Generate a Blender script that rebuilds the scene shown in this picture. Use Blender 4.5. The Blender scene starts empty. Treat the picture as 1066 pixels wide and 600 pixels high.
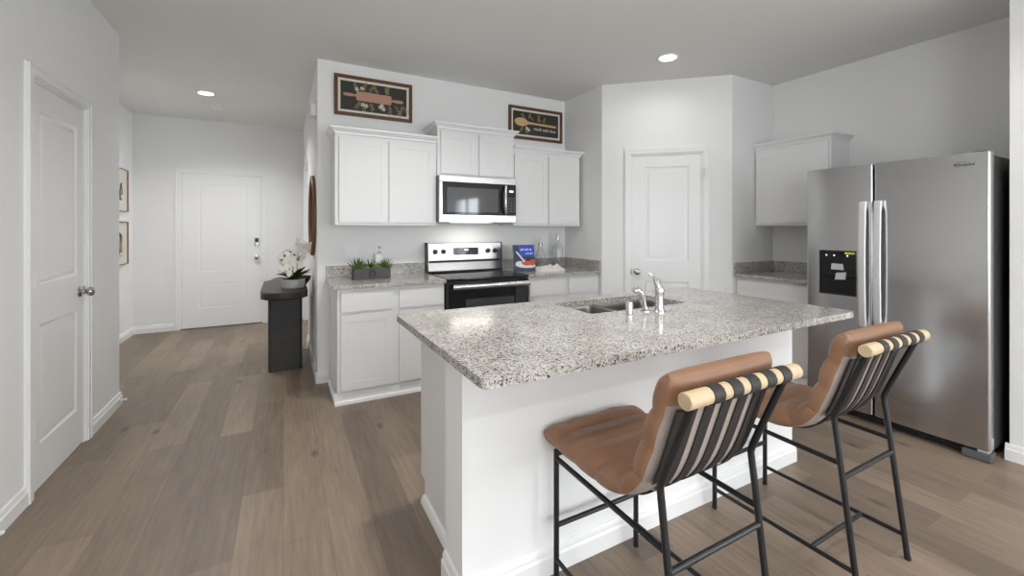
import bpy, bmesh, math, random
from mathutils import Matrix, Vector
random.seed(7)
S = bpy.context.scene
C = S.collection
R = math.radians

# ------------------------------------------------------------------ camera, world, light, exposure
cam = bpy.data.objects.new('camera', bpy.data.cameras.new('camera')); C.objects.link(cam)
cam.location = (0, 0, 1.335)
cam.rotation_euler = (R(90), 0, -math.atan2(238, 441))
cam.data.sensor_width = 36; cam.data.lens = 36*441/1066; cam.data.shift_y = -61/1066
cam.data.clip_start = .02
S.camera = cam
S.view_settings.view_transform = 'Standard'; S.view_settings.look = 'None'
S.view_settings.gamma = 1; S.view_settings.use_curve_mapping = False
S.view_settings.exposure = 0.18
S.cycles.max_bounces = 10; S.cycles.diffuse_bounces = 6; S.cycles.glossy_bounces = 5
S.cycles.transmission_bounces = 8; S.cycles.transparent_max_bounces = 8
S.cycles.sample_clamp_indirect = 6

W = bpy.data.worlds.new('World'); S.world = W; W.use_nodes = True
W.node_tree.nodes['Background'].inputs[0].default_value = (.86, .93, 1, 1)
W.node_tree.nodes['Background'].inputs[1].default_value = 6.0

def area(name, loc, rot, sx, sy, power, col=(1, 1, 1), spread=180):
    l = bpy.data.lights.new(name, 'AREA'); l.shape = 'RECTANGLE'; l.size = sx; l.size_y = sy
    l.energy = power; l.color = col; l.spread = R(spread)
    o = bpy.data.objects.new(name, l); o.location = loc; o.rotation_euler = rot; C.objects.link(o); return o
CEIL = 2.815
YB = -4.5; XR = 3.70; XL = -1.10
# daylight entering through the window openings of the living side; the left one is added fill
def portal(name, loc, rot, sx, sy):
    o = area(name, loc, rot, sx, sy, 1); o.data.cycles.is_portal = True
portal('sky_portal_west', (.35, YB-.13, 1.35), (R(90), 0, 0), 1.7, 1.9)
portal('sky_portal_east', (2.45, YB-.13, 1.35), (R(90), 0, 0), 1.7, 1.9)
portal('sky_portal_patio', (XR+.13, -1.95, 1.04), (0, R(90), 0), 2.08, 1.5)
portal('sky_portal_added', (XL-.13, YB+1.9, 1.5), (0, R(-90), 0), 1.6, 1.8)  # portal of the added left-wall window, out of view
portal('sky_portal_hall', (2.63, 6.28, 1.5), (0, R(90), 0), 1.2, 1.0)
area('daylight_patio', (XR+.20, -1.95, 1.06), (0, R(90), 0), 2.0, 1.5, 34, (.97, .985, 1))
area('added_fill_left', (XL-.20, YB+1.9, 1.5), (0, R(-90), 0), 1.6, 1.8, 18, (.97, .985, 1))  # added fill lamp behind the made-up left window
area('daylight_side_hall', (2.66, 6.28, 1.5), (0, R(90), 0), 1.2, 1.0, 12, (.97, .985, 1))

# ------------------------------------------------------------------ materials
def nt(m): return m.node_tree.nodes, m.node_tree.links
def mat(name, col, rough=.5, metal=0, coat=0, bump=0, bscale=200, var=0, vscale=8, trans=0, emit=0, spec=.5, ior=1.45, aniso=None):
    m = bpy.data.materials.new(name); m.use_nodes = True
    n, l = nt(m); b = n['Principled BSDF']
    b.inputs['Base Color'].default_value = (*col, 1); b.inputs['Roughness'].default_value = rough
    b.inputs['Metallic'].default_value = metal; b.inputs['Coat Weight'].default_value = coat
    b.inputs['Specular IOR Level'].default_value = spec; b.inputs['IOR'].default_value = ior
    b.inputs['Transmission Weight'].default_value = trans
    if emit:
        b.inputs['Emission Color'].default_value = (*col, 1); b.inputs['Emission Strength'].default_value = emit
    geo = n.new('ShaderNodeNewGeometry')
    if var:
        t = n.new('ShaderNodeTexNoise'); t.inputs['Scale'].default_value = vscale; t.inputs['Detail'].default_value = 4
        l.new(geo.outputs['Position'], t.inputs['Vector'])
        mx = n.new('ShaderNodeMix'); mx.data_type = 'RGBA'
        mx.inputs[6].default_value = (*[c*(1-var) for c in col], 1); mx.inputs[7].default_value = (*[min(1, c*(1+var)) for c in col], 1)
        l.new(t.outputs['Fac'], mx.inputs[0]); l.new(mx.outputs[2], b.inputs['Base Color'])
    if bump:
        t = n.new('ShaderNodeTexNoise'); t.inputs['Scale'].default_value = bscale
        mp = n.new('ShaderNodeMapping'); l.new(geo.outputs['Position'], mp.inputs[0])
        if aniso: mp.inputs['Scale'].default_value = aniso
        l.new(mp.outputs[0], t.inputs['Vector'])
        bp = n.new('ShaderNodeBump'); bp.inputs['Strength'].default_value = bump; bp.inputs['Distance'].default_value = .002
        l.new(t.outputs['Fac'], bp.inputs['Height']); l.new(bp.outputs[0], b.inputs['Normal'])
    return m

def granite():
    m = bpy.data.materials.new('speckled granite'); m.use_nodes = True
    n, l = nt(m); b = n['Principled BSDF']; b.inputs['Roughness'].default_value = .13
    geo = n.new('ShaderNodeNewGeometry')
    nz = n.new('ShaderNodeTexNoise'); nz.inputs['Scale'].default_value = 60; nz.inputs['Detail'].default_value = 2
    l.new(geo.outputs['Position'], nz.inputs['Vector'])
    add = n.new('ShaderNodeVectorMath'); add.operation = 'MULTIPLY_ADD'; add.inputs[1].default_value = (.02, .02, .02)
    l.new(nz.outputs['Color'], add.inputs[0]); l.new(geo.outputs['Position'], add.inputs[2])
    def vor(scale):
        v = n.new('ShaderNodeTexVoronoi'); v.inputs['Scale'].default_value = scale
        l.new(add.outputs[0], v.inputs['Vector'])
        s = n.new('ShaderNodeSeparateColor'); l.new(v.outputs['Color'], s.inputs[0]); return s
    a = vor(195)
    r = n.new('ShaderNodeValToRGB'); r.color_ramp.interpolation = 'CONSTANT'
    cols = [(0, (.03, .028, .027)), (.05, (.15, .138, .13)), (.14, (.40, .34, .295)), (.22, (.41, .40, .39)),
            (.38, (.57, .555, .53)), (.66, (.68, .67, .645)), (.88, (.52, .475, .42))]
    e = r.color_ramp.elements; e[0].position = 0; e[0].color = (*cols[0][1], 1); e[1].position = cols[1][0]; e[1].color = (*cols[1][1], 1)
    for p, c in cols[2:]: q = e.new(p); q.color = (*c, 1)
    l.new(a.outputs[0], r.inputs[0])
    c2 = vor(360)
    g = n.new('ShaderNodeMath'); g.operation = 'LESS_THAN'; g.inputs[1].default_value = .07; l.new(c2.outputs[1], g.inputs[0])
    mx = n.new('ShaderNodeMix'); mx.data_type = 'RGBA'; mx.inputs[7].default_value = (.05, .047, .045, 1)
    l.new(g.outputs[0], mx.inputs[0]); l.new(r.outputs[0], mx.inputs[6])
    big = n.new('ShaderNodeTexNoise'); big.inputs['Scale'].default_value = 7; l.new(geo.outputs['Position'], big.inputs['Vector'])
    br = n.new('ShaderNodeValToRGB'); br.color_ramp.elements[0].color = (.78, .76, .74, 1); br.color_ramp.elements[1].color = (.92, .92, .91, 1)
    br.color_ramp.elements[0].position = .35; br.color_ramp.elements[1].position = .6
    l.new(big.outputs['Fac'], br.inputs[0])
    mm = n.new('ShaderNodeMix'); mm.data_type = 'RGBA'; mm.blend_type = 'MULTIPLY'; mm.inputs[0].default_value = 1
    l.new(mx.outputs[2], mm.inputs[6]); l.new(br.outputs[0], mm.inputs[7]); l.new(mm.outputs[2], b.inputs['Base Color'])
    return m

def planks():
    m = bpy.data.materials.new('grey brown oak planks'); m.use_nodes = True
    n, l = nt(m); b = n['Principled BSDF']; b.inputs['Roughness'].default_value = .42
    geo = n.new('ShaderNodeNewGeometry')
    sep = n.new('ShaderNodeSeparateXYZ'); l.new(geo.outputs['Position'], sep.inputs[0])
    cmb = n.new('ShaderNodeCombineXYZ'); l.new(sep.outputs[1], cmb.inputs[0]); l.new(sep.outputs[0], cmb.inputs[1])
    br = n.new('ShaderNodeTexBrick'); br.offset = .37; br.squash = 1
    br.inputs['Scale'].default_value = 1; br.inputs['Brick Width'].default_value = 1.25; br.inputs['Row Height'].default_value = .181
    br.inputs['Mortar Size'].default_value = .0012; br.inputs['Mortar Smooth'].default_value = .3
    br.inputs['Color1'].default_value = (.268, .204, .153, 1); br.inputs['Color2'].default_value = (.166, .125, .095, 1)
    br.inputs['Mortar'].default_value = (.15, .113, .09, 1)
    l.new(cmb.outputs[0], br.inputs['Vector'])
    mp = n.new('ShaderNodeMapping'); mp.inputs['Scale'].default_value = (22, 1.6, 1); l.new(geo.outputs['Position'], mp.inputs[0])
    g = n.new('ShaderNodeTexNoise'); g.inputs['Scale'].default_value = 2.2; g.inputs['Detail'].default_value = 8; g.inputs['Roughness'].default_value = .62
    l.new(mp.outputs[0], g.inputs['Vector'])
    gr = n.new('ShaderNodeValToRGB'); gr.color_ramp.elements[0].position = .32; gr.color_ramp.elements[0].color = (.78, .78, .78, 1)
    gr.color_ramp.elements[1].position = .68; gr.color_ramp.elements[1].color = (1.12, 1.1, 1.08, 1); l.new(g.outputs['Fac'], gr.inputs[0])
    m1 = n.new('ShaderNodeMix'); m1.data_type = 'RGBA'; m1.blend_type = 'MULTIPLY'; m1.inputs[0].default_value = 1
    l.new(br.outputs['Color'], m1.inputs[6]); l.new(gr.outputs[0], m1.inputs[7])
    lf = n.new('ShaderNodeTexNoise'); lf.inputs['Scale'].default_value = 1.0; lf.inputs['Detail'].default_value = 3
    ml = n.new('ShaderNodeMapping'); ml.inputs['Scale'].default_value = (5.5, 1.1, 1); l.new(geo.outputs['Position'], ml.inputs[0]); l.new(ml.outputs[0], lf.inputs['Vector'])
    lr = n.new('ShaderNodeValToRGB'); lr.color_ramp.elements[0].position = .3; lr.color_ramp.elements[0].color = (.80, .79, .78, 1)
    lr.color_ramp.elements[1].position = .7; lr.color_ramp.elements[1].color = (1.12, 1.12, 1.11, 1); l.new(lf.outputs['Fac'], lr.inputs[0])
    m0 = n.new('ShaderNodeMix'); m0.data_type = 'RGBA'; m0.blend_type = 'MULTIPLY'; m0.inputs[0].default_value = 1
    l.new(m1.outputs[2], m0.inputs[6]); l.new(lr.outputs[0], m0.inputs[7]); m1 = m0
    # knots
    mk = n.new('ShaderNodeMapping'); mk.inputs['Scale'].default_value = (4.6, 2.1, 1); l.new(geo.outputs['Position'], mk.inputs[0])
    v = n.new('ShaderNodeTexVoronoi'); v.inputs['Scale'].default_value = 1.0; v.inputs['Randomness'].default_value = 1; l.new(mk.outputs[0], v.inputs['Vector'])
    kr = n.new('ShaderNodeValToRGB'); kr.color_ramp.elements[0].position = .02; kr.color_ramp.elements[0].color = (.36, .34, .33, 1)
    kr.color_ramp.elements[1].position = .13; kr.color_ramp.elements[1].color = (1, 1, 1, 1); l.new(v.outputs['Distance'], kr.inputs[0])
    m2 = n.new('ShaderNodeMix'); m2.data_type = 'RGBA'; m2.blend_type = 'MULTIPLY'; m2.inputs[0].default_value = 1
    l.new(m1.outputs[2], m2.inputs[6]); l.new(kr.outputs[0], m2.inputs[7]); l.new(m2.outputs[2], b.inputs['Base Color'])
    bp = n.new('ShaderNodeBump'); bp.inputs['Strength'].default_value = .12; bp.inputs['Distance'].default_value = .002
    l.new(g.outputs['Fac'], bp.inputs['Height']); l.new(bp.outputs[0], b.inputs['Normal'])
    return m

M = {}
M['wall'] = mat('grey white wall paint', (.80, .80, .79), .75, bump=.05, bscale=260)
M['ceil'] = mat('ceiling paint', (.77, .77, .755), .9, bump=.1, bscale=180)
M['trim'] = mat('white gloss trim paint', (.82, .82, .817), .25, bump=.004)
M['cab'] = mat('white cabinet paint', (.735, .735, .732), .34, bump=.004)
M['floor'] = planks()
M['granite'] = granite()
M['steel'] = mat('brushed stainless steel', (.53, .53, .533), .20, 1, bump=.018, bscale=60, aniso=(1, 1, 30))
M['steelh'] = mat('bright stainless steel', (.70, .70, .70), .24, 1, bump=.02, bscale=90)
M['steelm'] = mat('matte light steel', (.80, .80, .805), .55, 1, bump=.005)
M['sinksteel'] = mat('satin sink steel', (.31, .30, .285), .33, 1, bump=.03, bscale=90)
M['chrome'] = mat('polished chrome', (.62, .62, .62), .09, 1, bump=.004)
M['nickel'] = mat('satin nickel', (.48, .47, .46), .25, 1, bump=.01)
M['bglass'] = mat('black glass', (.008, .008, .009), .06, bump=.003)
M['dglass'] = mat('dark smoked glass', (.045, .046, .048), .05, bump=.001, spec=1.0)
M['black'] = mat('black plastic', (.012, .012, .013), .35, bump=.02)
M['grey'] = mat('dark grey plastic', (.10, .10, .105), .45, bump=.03)
M['lgrey'] = mat('light grey plastic', (.45, .45, .45), .4, bump=.02)
M['sidegrey'] = mat('dark grey fridge side paint', (.035, .034, .032), .45, bump=.05, bscale=400)
M['white'] = mat('white plastic', (.80, .80, .79), .35, bump=.02)
M['bmetal'] = mat('black powder coated steel', (.012, .012, .013), .38, bump=.03, bscale=500)
M['leather'] = mat('tan leather', (.245, .130, .075), .42, bump=.2, bscale=240, var=.3, vscale=7)
M['suede'] = mat('grey brown suede lining', (.31, .265, .235), .9, bump=.3, bscale=500, var=.08)
M['strap'] = mat('black leather strap', (.022, .019, .018), .6, bump=.2, bscale=400)
M['ash'] = mat('pale ash wood', (.52, .40, .25), .55, var=.16, vscale=30, bump=.05)
M['darkwood'] = mat('dark espresso wood', (.030, .021, .017), .42, var=.25, vscale=14, bump=.08)
M['charcoal'] = mat('charcoal wood panel', (.040, .038, .037), .5, var=.18, vscale=10, bump=.12, bscale=120)
M['brownframe'] = mat('brown wood frame', (.12, .052, .028), .4, var=.3, vscale=25, bump=.05)
M['mirrorwood'] = mat('walnut mirror rim', (.17, .075, .032), .45, var=.3, vscale=30, bump=.05)
M['mirror'] = mat('silvered mirror', (.85, .85, .85), .02, 1, bump=.001)
M['mat'] = mat('cream picture mat', (.74, .70, .60), .8, bump=.05)
M['artdark'] = mat('olive black print', (.033, .031, .024), .6, var=.2, vscale=40)
M['pin'] = mat('printed rosy wood', (.46, .255, .18), .6, var=.35, vscale=70)
M['spoon'] = mat('printed honey wood', (.62, .40, .19), .6, var=.12, vscale=40)
M['sprig'] = mat('printed olive sprig', (.34, .27, .14), .7, var=.2)
M['sprigw'] = mat('printed cream flower', (.72, .69, .60), .7, var=.1)
M['thinframe'] = mat('thin bronze frame', (.22, .14, .075), .4, .2, var=.2)
M['paper'] = mat('cream paper', (.66, .63, .56), .8, bump=.03)
M['artolive'] = mat('printed ochre foliage', (.30, .25, .09), .8, var=.3, vscale=60)
M['artink'] = mat('printed dark ink', (.06, .055, .06), .8, var=.3, vscale=60)
M['planter'] = mat('weathered grey wood', (.085, .082, .08), .7, var=.3, vscale=25, bump=.3, bscale=80)
M['leafg'] = mat('green leaf', (.085, .17, .035), .45, var=.3, vscale=30)
M['leafl'] = mat('lime succulent', (.28, .36, .10), .5, var=.25, vscale=40)
M['leafd'] = mat('dark green leaf', (.035, .075, .022), .35, var=.3, vscale=25)
M['bluegreen'] = mat('grey blue succulent', (.18, .20, .20), .5, var=.2, vscale=40)
M['soil'] = mat('dark soil', (.03, .022, .015), .95, var=.4, vscale=90, bump=.8, bscale=150)
M['stone'] = mat('pale grey stoneware', (.44, .44, .41), .6, var=.06, vscale=20, bump=.08)
M['petal'] = mat('white orchid petal', (.84, .81, .74), .5, var=.05, bump=.05)
M['lip'] = mat('plum orchid throat', (.22, .09, .11), .5, var=.4, vscale=90)
M['bud'] = mat('green orchid bud', (.26, .30, .10), .5, var=.2)
M['navy'] = mat('navy cover', (.02, .035, .085), .35, var=.2, vscale=20)
M['blue'] = mat('bright blue print', (.03, .07, .50), .4, var=.3, vscale=30)
M['teal'] = mat('slate print', (.05, .085, .11), .4, var=.3, vscale=30)
M['red'] = mat('tomato red print', (.55, .07, .05), .4, var=.5, vscale=90)
M['offwhite'] = mat('off white print', (.70, .70, .70), .5, var=.1, vscale=40)
M['glass'] = mat('clear glass', (.96, .98, .97), .02, trans=1, bump=.001)
M['linen'] = mat('off white linen', (.70, .67, .63), .9, var=.22, vscale=45, bump=.4, bscale=350)
M['lamp'] = mat('lit lamp diffuser', (1, .97, .92), .5, emit=14)
M['lampsoft'] = mat('lit microwave lamp lens', (1, .96, .90), .5, emit=1.5)
M['led'] = mat('lit display digits', (.80, .92, 1), .5, emit=1.2)
M['yellow'] = mat('yellow sticker', (.62, .60, .06), .5, var=.1)
M['burner'] = mat('grey burner ring print', (.05, .05, .052), .15, bump=.003)
M['ink'] = mat('dark badge ink', (.05, .055, .06), .4, bump=.01)

# ------------------------------------------------------------------ mesh helpers
class MB:
    def __init__(s, mtx=None):
        s.bm = bmesh.new(); s.m = mtx or Matrix.Identity(4)
    def P(s, p): return s.m @ Vector(p)
    def box(s, x0, x1, y0, y1, z0, z1, bev=0, seg=2):
        v = [s.bm.verts.new(s.P((x, y, z))) for x in (x0, x1) for y in (y0, y1) for z in (z0, z1)]
        fs = [s.bm.faces.new([v[i] for i in q]) for q in ((0, 1, 3, 2), (4, 6, 7, 5), (0, 4, 5, 1), (2, 3, 7, 6), (0, 2, 6, 4), (1, 5, 7, 3))]
        if bev:
            ed = list({e for f in fs for e in f.edges})
            bmesh.ops.bevel(s.bm, geom=ed, offset=bev, segments=seg, affect='EDGES', profile=.5)
        return s
    def prism(s, poly, a0, a1, axis='z', bev=0, seg=2):
        """poly 2-D points; extruded along axis. axis z: (x,y); x: (y,z); y: (x,z)"""
        def q(p, a): return {'z': (p[0], p[1], a), 'x': (a, p[0], p[1]), 'y': (p[0], a, p[1])}[axis]
        A = [s.bm.verts.new(s.P(q(p, a0))) for p in poly]; B = [s.bm.verts.new(s.P(q(p, a1))) for p in poly]
        n = len(poly); fs = [s.bm.faces.new(A[::-1]), s.bm.faces.new(B)]
        for i in range(n): fs.append(s.bm.faces.new((A[i], A[(i+1) % n], B[(i+1) % n], B[i])))
        if bev:
            ed = list({e for f in fs[:2] for e in f.edges})
            bmesh.ops.bevel(s.bm, geom=ed, offset=bev, segments=seg, affect='EDGES', profile=.5)
        return s
    def tube(s, pts, r, seg=14, caps=True):
        pts = [Vector(p) for p in pts]; n = len(pts); rs = r if isinstance(r, (list, tuple)) else [r]*n
        rings = []; ref = None
        for i, p in enumerate(pts):
            if i == 0: d = pts[1]-p
            elif i == n-1: d = p-pts[i-1]
            else: d = (pts[i+1]-p).normalized()+(p-pts[i-1]).normalized()
            d.normalize()
            if ref is None:
                ref = Vector((0, 0, 1)) if abs(d.z) < .9 else Vector((1, 0, 0))
            u = d.cross(ref).normalized(); w = u.cross(d).normalized(); ref = w
            rings.append([s.bm.verts.new(s.P(p+(u*math.cos(2*math.pi*k/seg)+w*math.sin(2*math.pi*k/seg))*rs[i])) for k in range(seg)])
        for a, b in zip(rings, rings[1:]):
            for k in range(seg): s.bm.faces.new((a[k], a[(k+1) % seg], b[(k+1) % seg], b[k]))
        if caps: s.bm.faces.new(rings[0][::-1]); s.bm.faces.new(rings[-1])
        return s
    def lathe(s, prof, c, seg=28, axis=(0, 0, 1)):
        """prof: (r, h) along the axis from centre c"""
        ax = Vector(axis).normalized(); ref = Vector((1, 0, 0)) if abs(ax.x) < .9 else Vector((0, 1, 0))
        u = ax.cross(ref).normalized(); w = ax.cross(u); c = Vector(c); rings = []
        for r, h in prof:
            if r < 1e-6: rings.append([s.bm.verts.new(s.P(c+ax*h))])
            else: rings.append([s.bm.verts.new(s.P(c+ax*h+(u*math.cos(2*math.pi*k/seg)+w*math.sin(2*math.pi*k/seg))*r)) for k in range(seg)])
        for a, b in zip(rings, rings[1:]):
            for k in range(seg):
                k2 = (k+1) % seg
                if len(a) == 1 and len(b) == 1: continue
                if len(a) == 1: s.bm.faces.new((a[0], b[k2], b[k]))
                elif len(b) == 1: s.bm.faces.new((a[k], a[k2], b[0]))
                else: s.bm.faces.new((a[k], a[k2], b[k2], b[k]))
        return s
    def ball(s, c, r, sx=1, sy=1, sz=1, rot=None, seg=16):
        mt = s.m @ Matrix.Translation(c) @ (rot or Matrix.Identity(4)) @ Matrix.Diagonal((r*sx, r*sy, r*sz, 1))
        bmesh.ops.create_uvsphere(s.bm, u_segments=seg, v_segments=max(6, seg*2//3), radius=1, matrix=mt); return s
    def grid(s, rows, closed=False):
        V = [[s.bm.verts.new(s.P(p)) for p in r] for r in rows]
        for a, b in zip(V, V[1:]):
            for k in range(len(a)-1+(1 if closed else 0)):
                k2 = (k+1) % len(a); s.bm.faces.new((a[k], a[k2], b[k2], b[k]))
        return V
    def panel(s, w, h, t, panels, rings, z0=0, x0=0):
        """moulded slab: front face at local y=0, back at y=t, each panel rectangle replaced by stepped rings (inset, depth)"""
        xs = sorted({0, w, *[p[0] for p in panels], *[p[2] for p in panels]}); zs = sorted({0, h, *[p[1] for p in panels], *[p[3] for p in panels]})
        cache = {}
        def vv(x, z, y=0):
            k = (round(x, 5), round(z, 5), round(y, 5))
            if k not in cache: cache[k] = s.bm.verts.new(s.P((x0+x, y, z0+z)))
            return cache[k]
        for i in range(len(xs)-1):
            for j in range(len(zs)-1):
                cx, cz = (xs[i]+xs[i+1])/2, (zs[j]+zs[j+1])/2
                if any(p[0] < cx < p[2] and p[1] < cz < p[3] for p in panels): continue
                s.bm.faces.new((vv(xs[i], zs[j]), vv(xs[i+1], zs[j]), vv(xs[i+1], zs[j+1]), vv(xs[i], zs[j+1])))
        for p in panels:
            xi = [x for x in xs if p[0] <= x <= p[2]]; zi = [z for z in zs if p[1] <= z <= p[3]]
            loop = [vv(x, p[1]) for x in xi] + [vv(p[2], z) for z in zi[1:]] + [vv(x, p[3]) for x in xi[::-1][1:]] + [vv(p[0], z) for z in zi[::-1][1:-1]]
            prev = None
            for ins, dep in rings:
                cur = [vv(p[0]+ins, p[1]+ins, dep), vv(p[2]-ins, p[1]+ins, dep), vv(p[2]-ins, p[3]-ins, dep), vv(p[0]+ins, p[3]-ins, dep)]
                if prev is None:
                    cor = [vv(p[0], p[1]), vv(p[2], p[1]), vv(p[2], p[3]), vv(p[0], p[3])]
                    for k in range(4):
                        a, b = loop.index(cor[k]), loop.index(cor[(k+1) % 4])
                        seg = loop[a:b+1] if b > a else loop[a:]+loop[:b+1]
                        s.bm.faces.new(seg + [cur[(k+1) % 4], cur[k]])
                else:
                    for k in range(4): s.bm.faces.new((prev[k], prev[(k+1) % 4], cur[(k+1) % 4], cur[k]))
                prev = cur
            s.bm.faces.new(prev)
        # rim and back
        bx = [vv(x, 0) for x in xs]; rx = [vv(w, z) for z in zs]; tx = [vv(x, h) for x in xs]; lx = [vv(0, z) for z in zs]
        b = [vv(0, 0, t), vv(w, 0, t), vv(w, h, t), vv(0, h, t)]
        s.bm.faces.new(bx[::-1]+[b[0], b[1]]); s.bm.faces.new(rx[::-1]+[b[1], b[2]]); s.bm.faces.new(tx+[b[2], b[3]]); s.bm.faces.new(lx+[b[3], b[0]])
        s.bm.faces.new(b[::-1])
        return s

def root_of(o):
    while o.parent: o = o.parent
    return o
def obj(name, mb, m, parent=None, smooth=True, origin=None, wn=True):
    bm = mb.bm; bmesh.ops.recalc_face_normals(bm, faces=bm.faces)
    me = bpy.data.meshes.new(name)
    if parent:
        r = root_of(parent); inv = (Matrix.Translation(r.location) @ r.rotation_euler.to_matrix().to_4x4()).inverted()
        bm.transform(inv)
    else:
        xs = [v.co.x for v in bm.verts]; ys = [v.co.y for v in bm.verts]; zs = [v.co.z for v in bm.verts]
        org = origin or ((min(xs)+max(xs))/2, (min(ys)+max(ys))/2, min(zs))
        bm.transform(Matrix.Translation(-Vector(org)))
    bm.to_mesh(me); bm.free()
    for p in me.polygons: p.use_smooth = smooth
    if smooth: me.set_sharp_from_angle(angle=R(32))
    ms = m if isinstance(m, (list, tuple)) else [m]
    for x in ms: me.materials.append(M[x])
    o = bpy.data.objects.new(name, me); C.objects.link(o)
    if smooth and wn:
        w = o.modifiers.new('normals', 'WEIGHTED_NORMAL'); w.keep_sharp = True; w.weight = 60
    if parent: o.parent = parent
    else: o.location = org
    return o
def tag(o, label, cat, group=None):
    o['label'] = label; o['category'] = cat
    if group: o['group'] = group
    return o
def thing(name, label, cat, loc=(0, 0, 0), group=None):
    o = bpy.data.objects.new(name, None); C.objects.link(o); o.location = loc; o.empty_display_size = .1
    return tag(o, label, cat, group)
def struct(name, mb, m, smooth=True):
    o = obj(name, mb, m, smooth=smooth); o['kind'] = 'structure'; return o
def frame(p, q=None, ang=None, z=0):
    """local frame: x runs from p to q (or along ang), the front looks along local -y"""
    a = ang if ang is not None else math.atan2(q[1]-p[1], q[0]-p[0])
    return Matrix.Translation((p[0], p[1], z)) @ Matrix.Rotation(a, 4, 'Z')
def copy_tree(o, parent=None):
    c = o.copy(); C.objects.link(c)
    if parent: c.parent = parent; c.matrix_parent_inverse = Matrix.Identity(4)
    for ch in list(o.children): copy_tree(ch, c)
    return c
def arc(cx, cy, r, a0, a1, n): return [(cx+r*math.cos(R(a0+(a1-a0)*k/n)), cy+r*math.sin(R(a0+(a1-a0)*k/n))) for k in range(n+1)]
def rrect(x0, x1, y0, y1, r, n=5):
    return arc(x1-r, y0+r, r, -90, 0, n)+arc(x1-r, y1-r, r, 0, 90, n)+arc(x0+r, y1-r, r, 90, 180, n)+arc(x0+r, y0+r, r, 180, 270, n)

# ------------------------------------------------------------------ the room
def wall(name, p, q, openings=(), z1=CEIL, t=.12, m='wall', z0=0):
    L = math.hypot(q[0]-p[0], q[1]-p[1]); b = MB(frame(p, q)); s = 0
    for (a0, a1, zb, zt) in sorted(openings):
        if a0 > s: b.box(s, a0, 0, t, z0, z1)
        if zb > z0: b.box(a0, a1, 0, t, z0, zb)
        if zt < z1: b.box(a0, a1, 0, t, zt, z1)
        s = a1
    if s < L: b.box(s, L, 0, t, z0, z1)
    return struct(name, b, m, smooth=False)
P1, P2 = (2.87, 3.38), (3.775, 2.563)
YK = 4.03; XH = .26; YF = 7.03; XHL = -1.69; YH = 5.56; YLE = 4.262
HEAD = 2.10
struct('floor', MB().box(-1.9, 4.7, YB-.2, 7.3, -.1, 0), 'floor', smooth=False)
struct('ceiling', MB().box(-1.9, 4.7, YB-.2, 7.3, CEIL, CEIL+.1), 'ceil', smooth=False)
wall('wall_left', (XL, YB), (XL, YLE), [(1.0, 2.8, .7, 2.3), (2.972-YB, 3.628-YB, 0, 2.092)])
wall('wall_hall_return', (XL-.12, YLE-.12), (XHL-.12, YLE-.12), t=.12)
wall('wall_hall_left', (XHL, YLE-.12), (XHL, YF+.12))
wall('wall_hall_far', (XHL, YF), (2.6, YF), [(-1.2-XHL, -.262-XHL, 0, 2.095)])
wall('wall_kitchen', (XH, YK), (P1[0]+.12, YK))
wall('wall_hall_right', (XH, YF), (XH, YK+.12), [(.10, YF-YH, 0, 2.2)])
wall('wall_side_hall', (2.6, YH-.12), (XH+.12, YH-.12))
wall('wall_side_hall_end', (2.5, YF), (2.5, YH-.12), [(.25, 1.25, .9, 2.1)])
wall('wall_pantry_side', (P1[0], YK), P1)
wall('wall_pantry', P1, P2, [(.283, .957, 0, 2.083)])
wall('wall_pantry_return', P2, (4.56, P2[1]))
wall('wall_right', (4.44, P2[1]+.12), (4.44, .67))
struct('wall_fridge_side', MB().box(XR, 4.56, .67, .79, 0, CEIL), 'wall', smooth=False)
wall('wall_living_right', (XR, .67), (XR, YB), [(.67+1.2, .67+2.7, 0, 2.08)])
wall('wall_back', (XR+.12, YB), (XL-.12, YB), [(XR+.12-3.3, XR+.12-1.6, .4, 2.3), (XR+.12-1.2, XR+.12+.5, .4, 2.3)])

def baseboard(name, p, q):
    L = math.hypot(q[0]-p[0], q[1]-p[1])
    b = MB(frame(p, q)).prism([(0, 0), (-.016, 0), (-.016, .062), (-.011, .070), (-.011, .082), (-.006, .094), (0, .096)], 0, L, 'x')
    struct(name, b, 'trim')
baseboard('baseboard_left', (XL, YB), (XL, 2.92)); baseboard('baseboard_left_end', (XL, 3.70), (XL, YLE+.016))
baseboard('baseboard_hall_return', (XL, YLE), (XHL, YLE)); baseboard('baseboard_hall_left', (XHL, YLE), (XHL, YF))
baseboard('baseboard_hall_far', (XHL, YF), (-1.27, YF)); baseboard('baseboard_hall_far_right', (-.19, YF), (2.5, YF))
baseboard('baseboard_kitchen_end', (XH, YH), (XH, YK-.016)); baseboard('baseboard_kitchen', (XH-.016, YK), (.352, YK))
baseboard('baseboard_pantry', P1, (P1[0]+.741*.23, P1[1]-.669*.23)); baseboard('baseboard_pantry_right', (P1[0]+.741*1.01, P1[1]-.669*1.01), P2)
baseboard('baseboard_living_right', (XR, .806), (XR, -.47)); baseboard('baseboard_living_far', (XR, -2.09), (XR, YB))
baseboard('baseboard_back', (XR, YB), (XL, YB))

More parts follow.
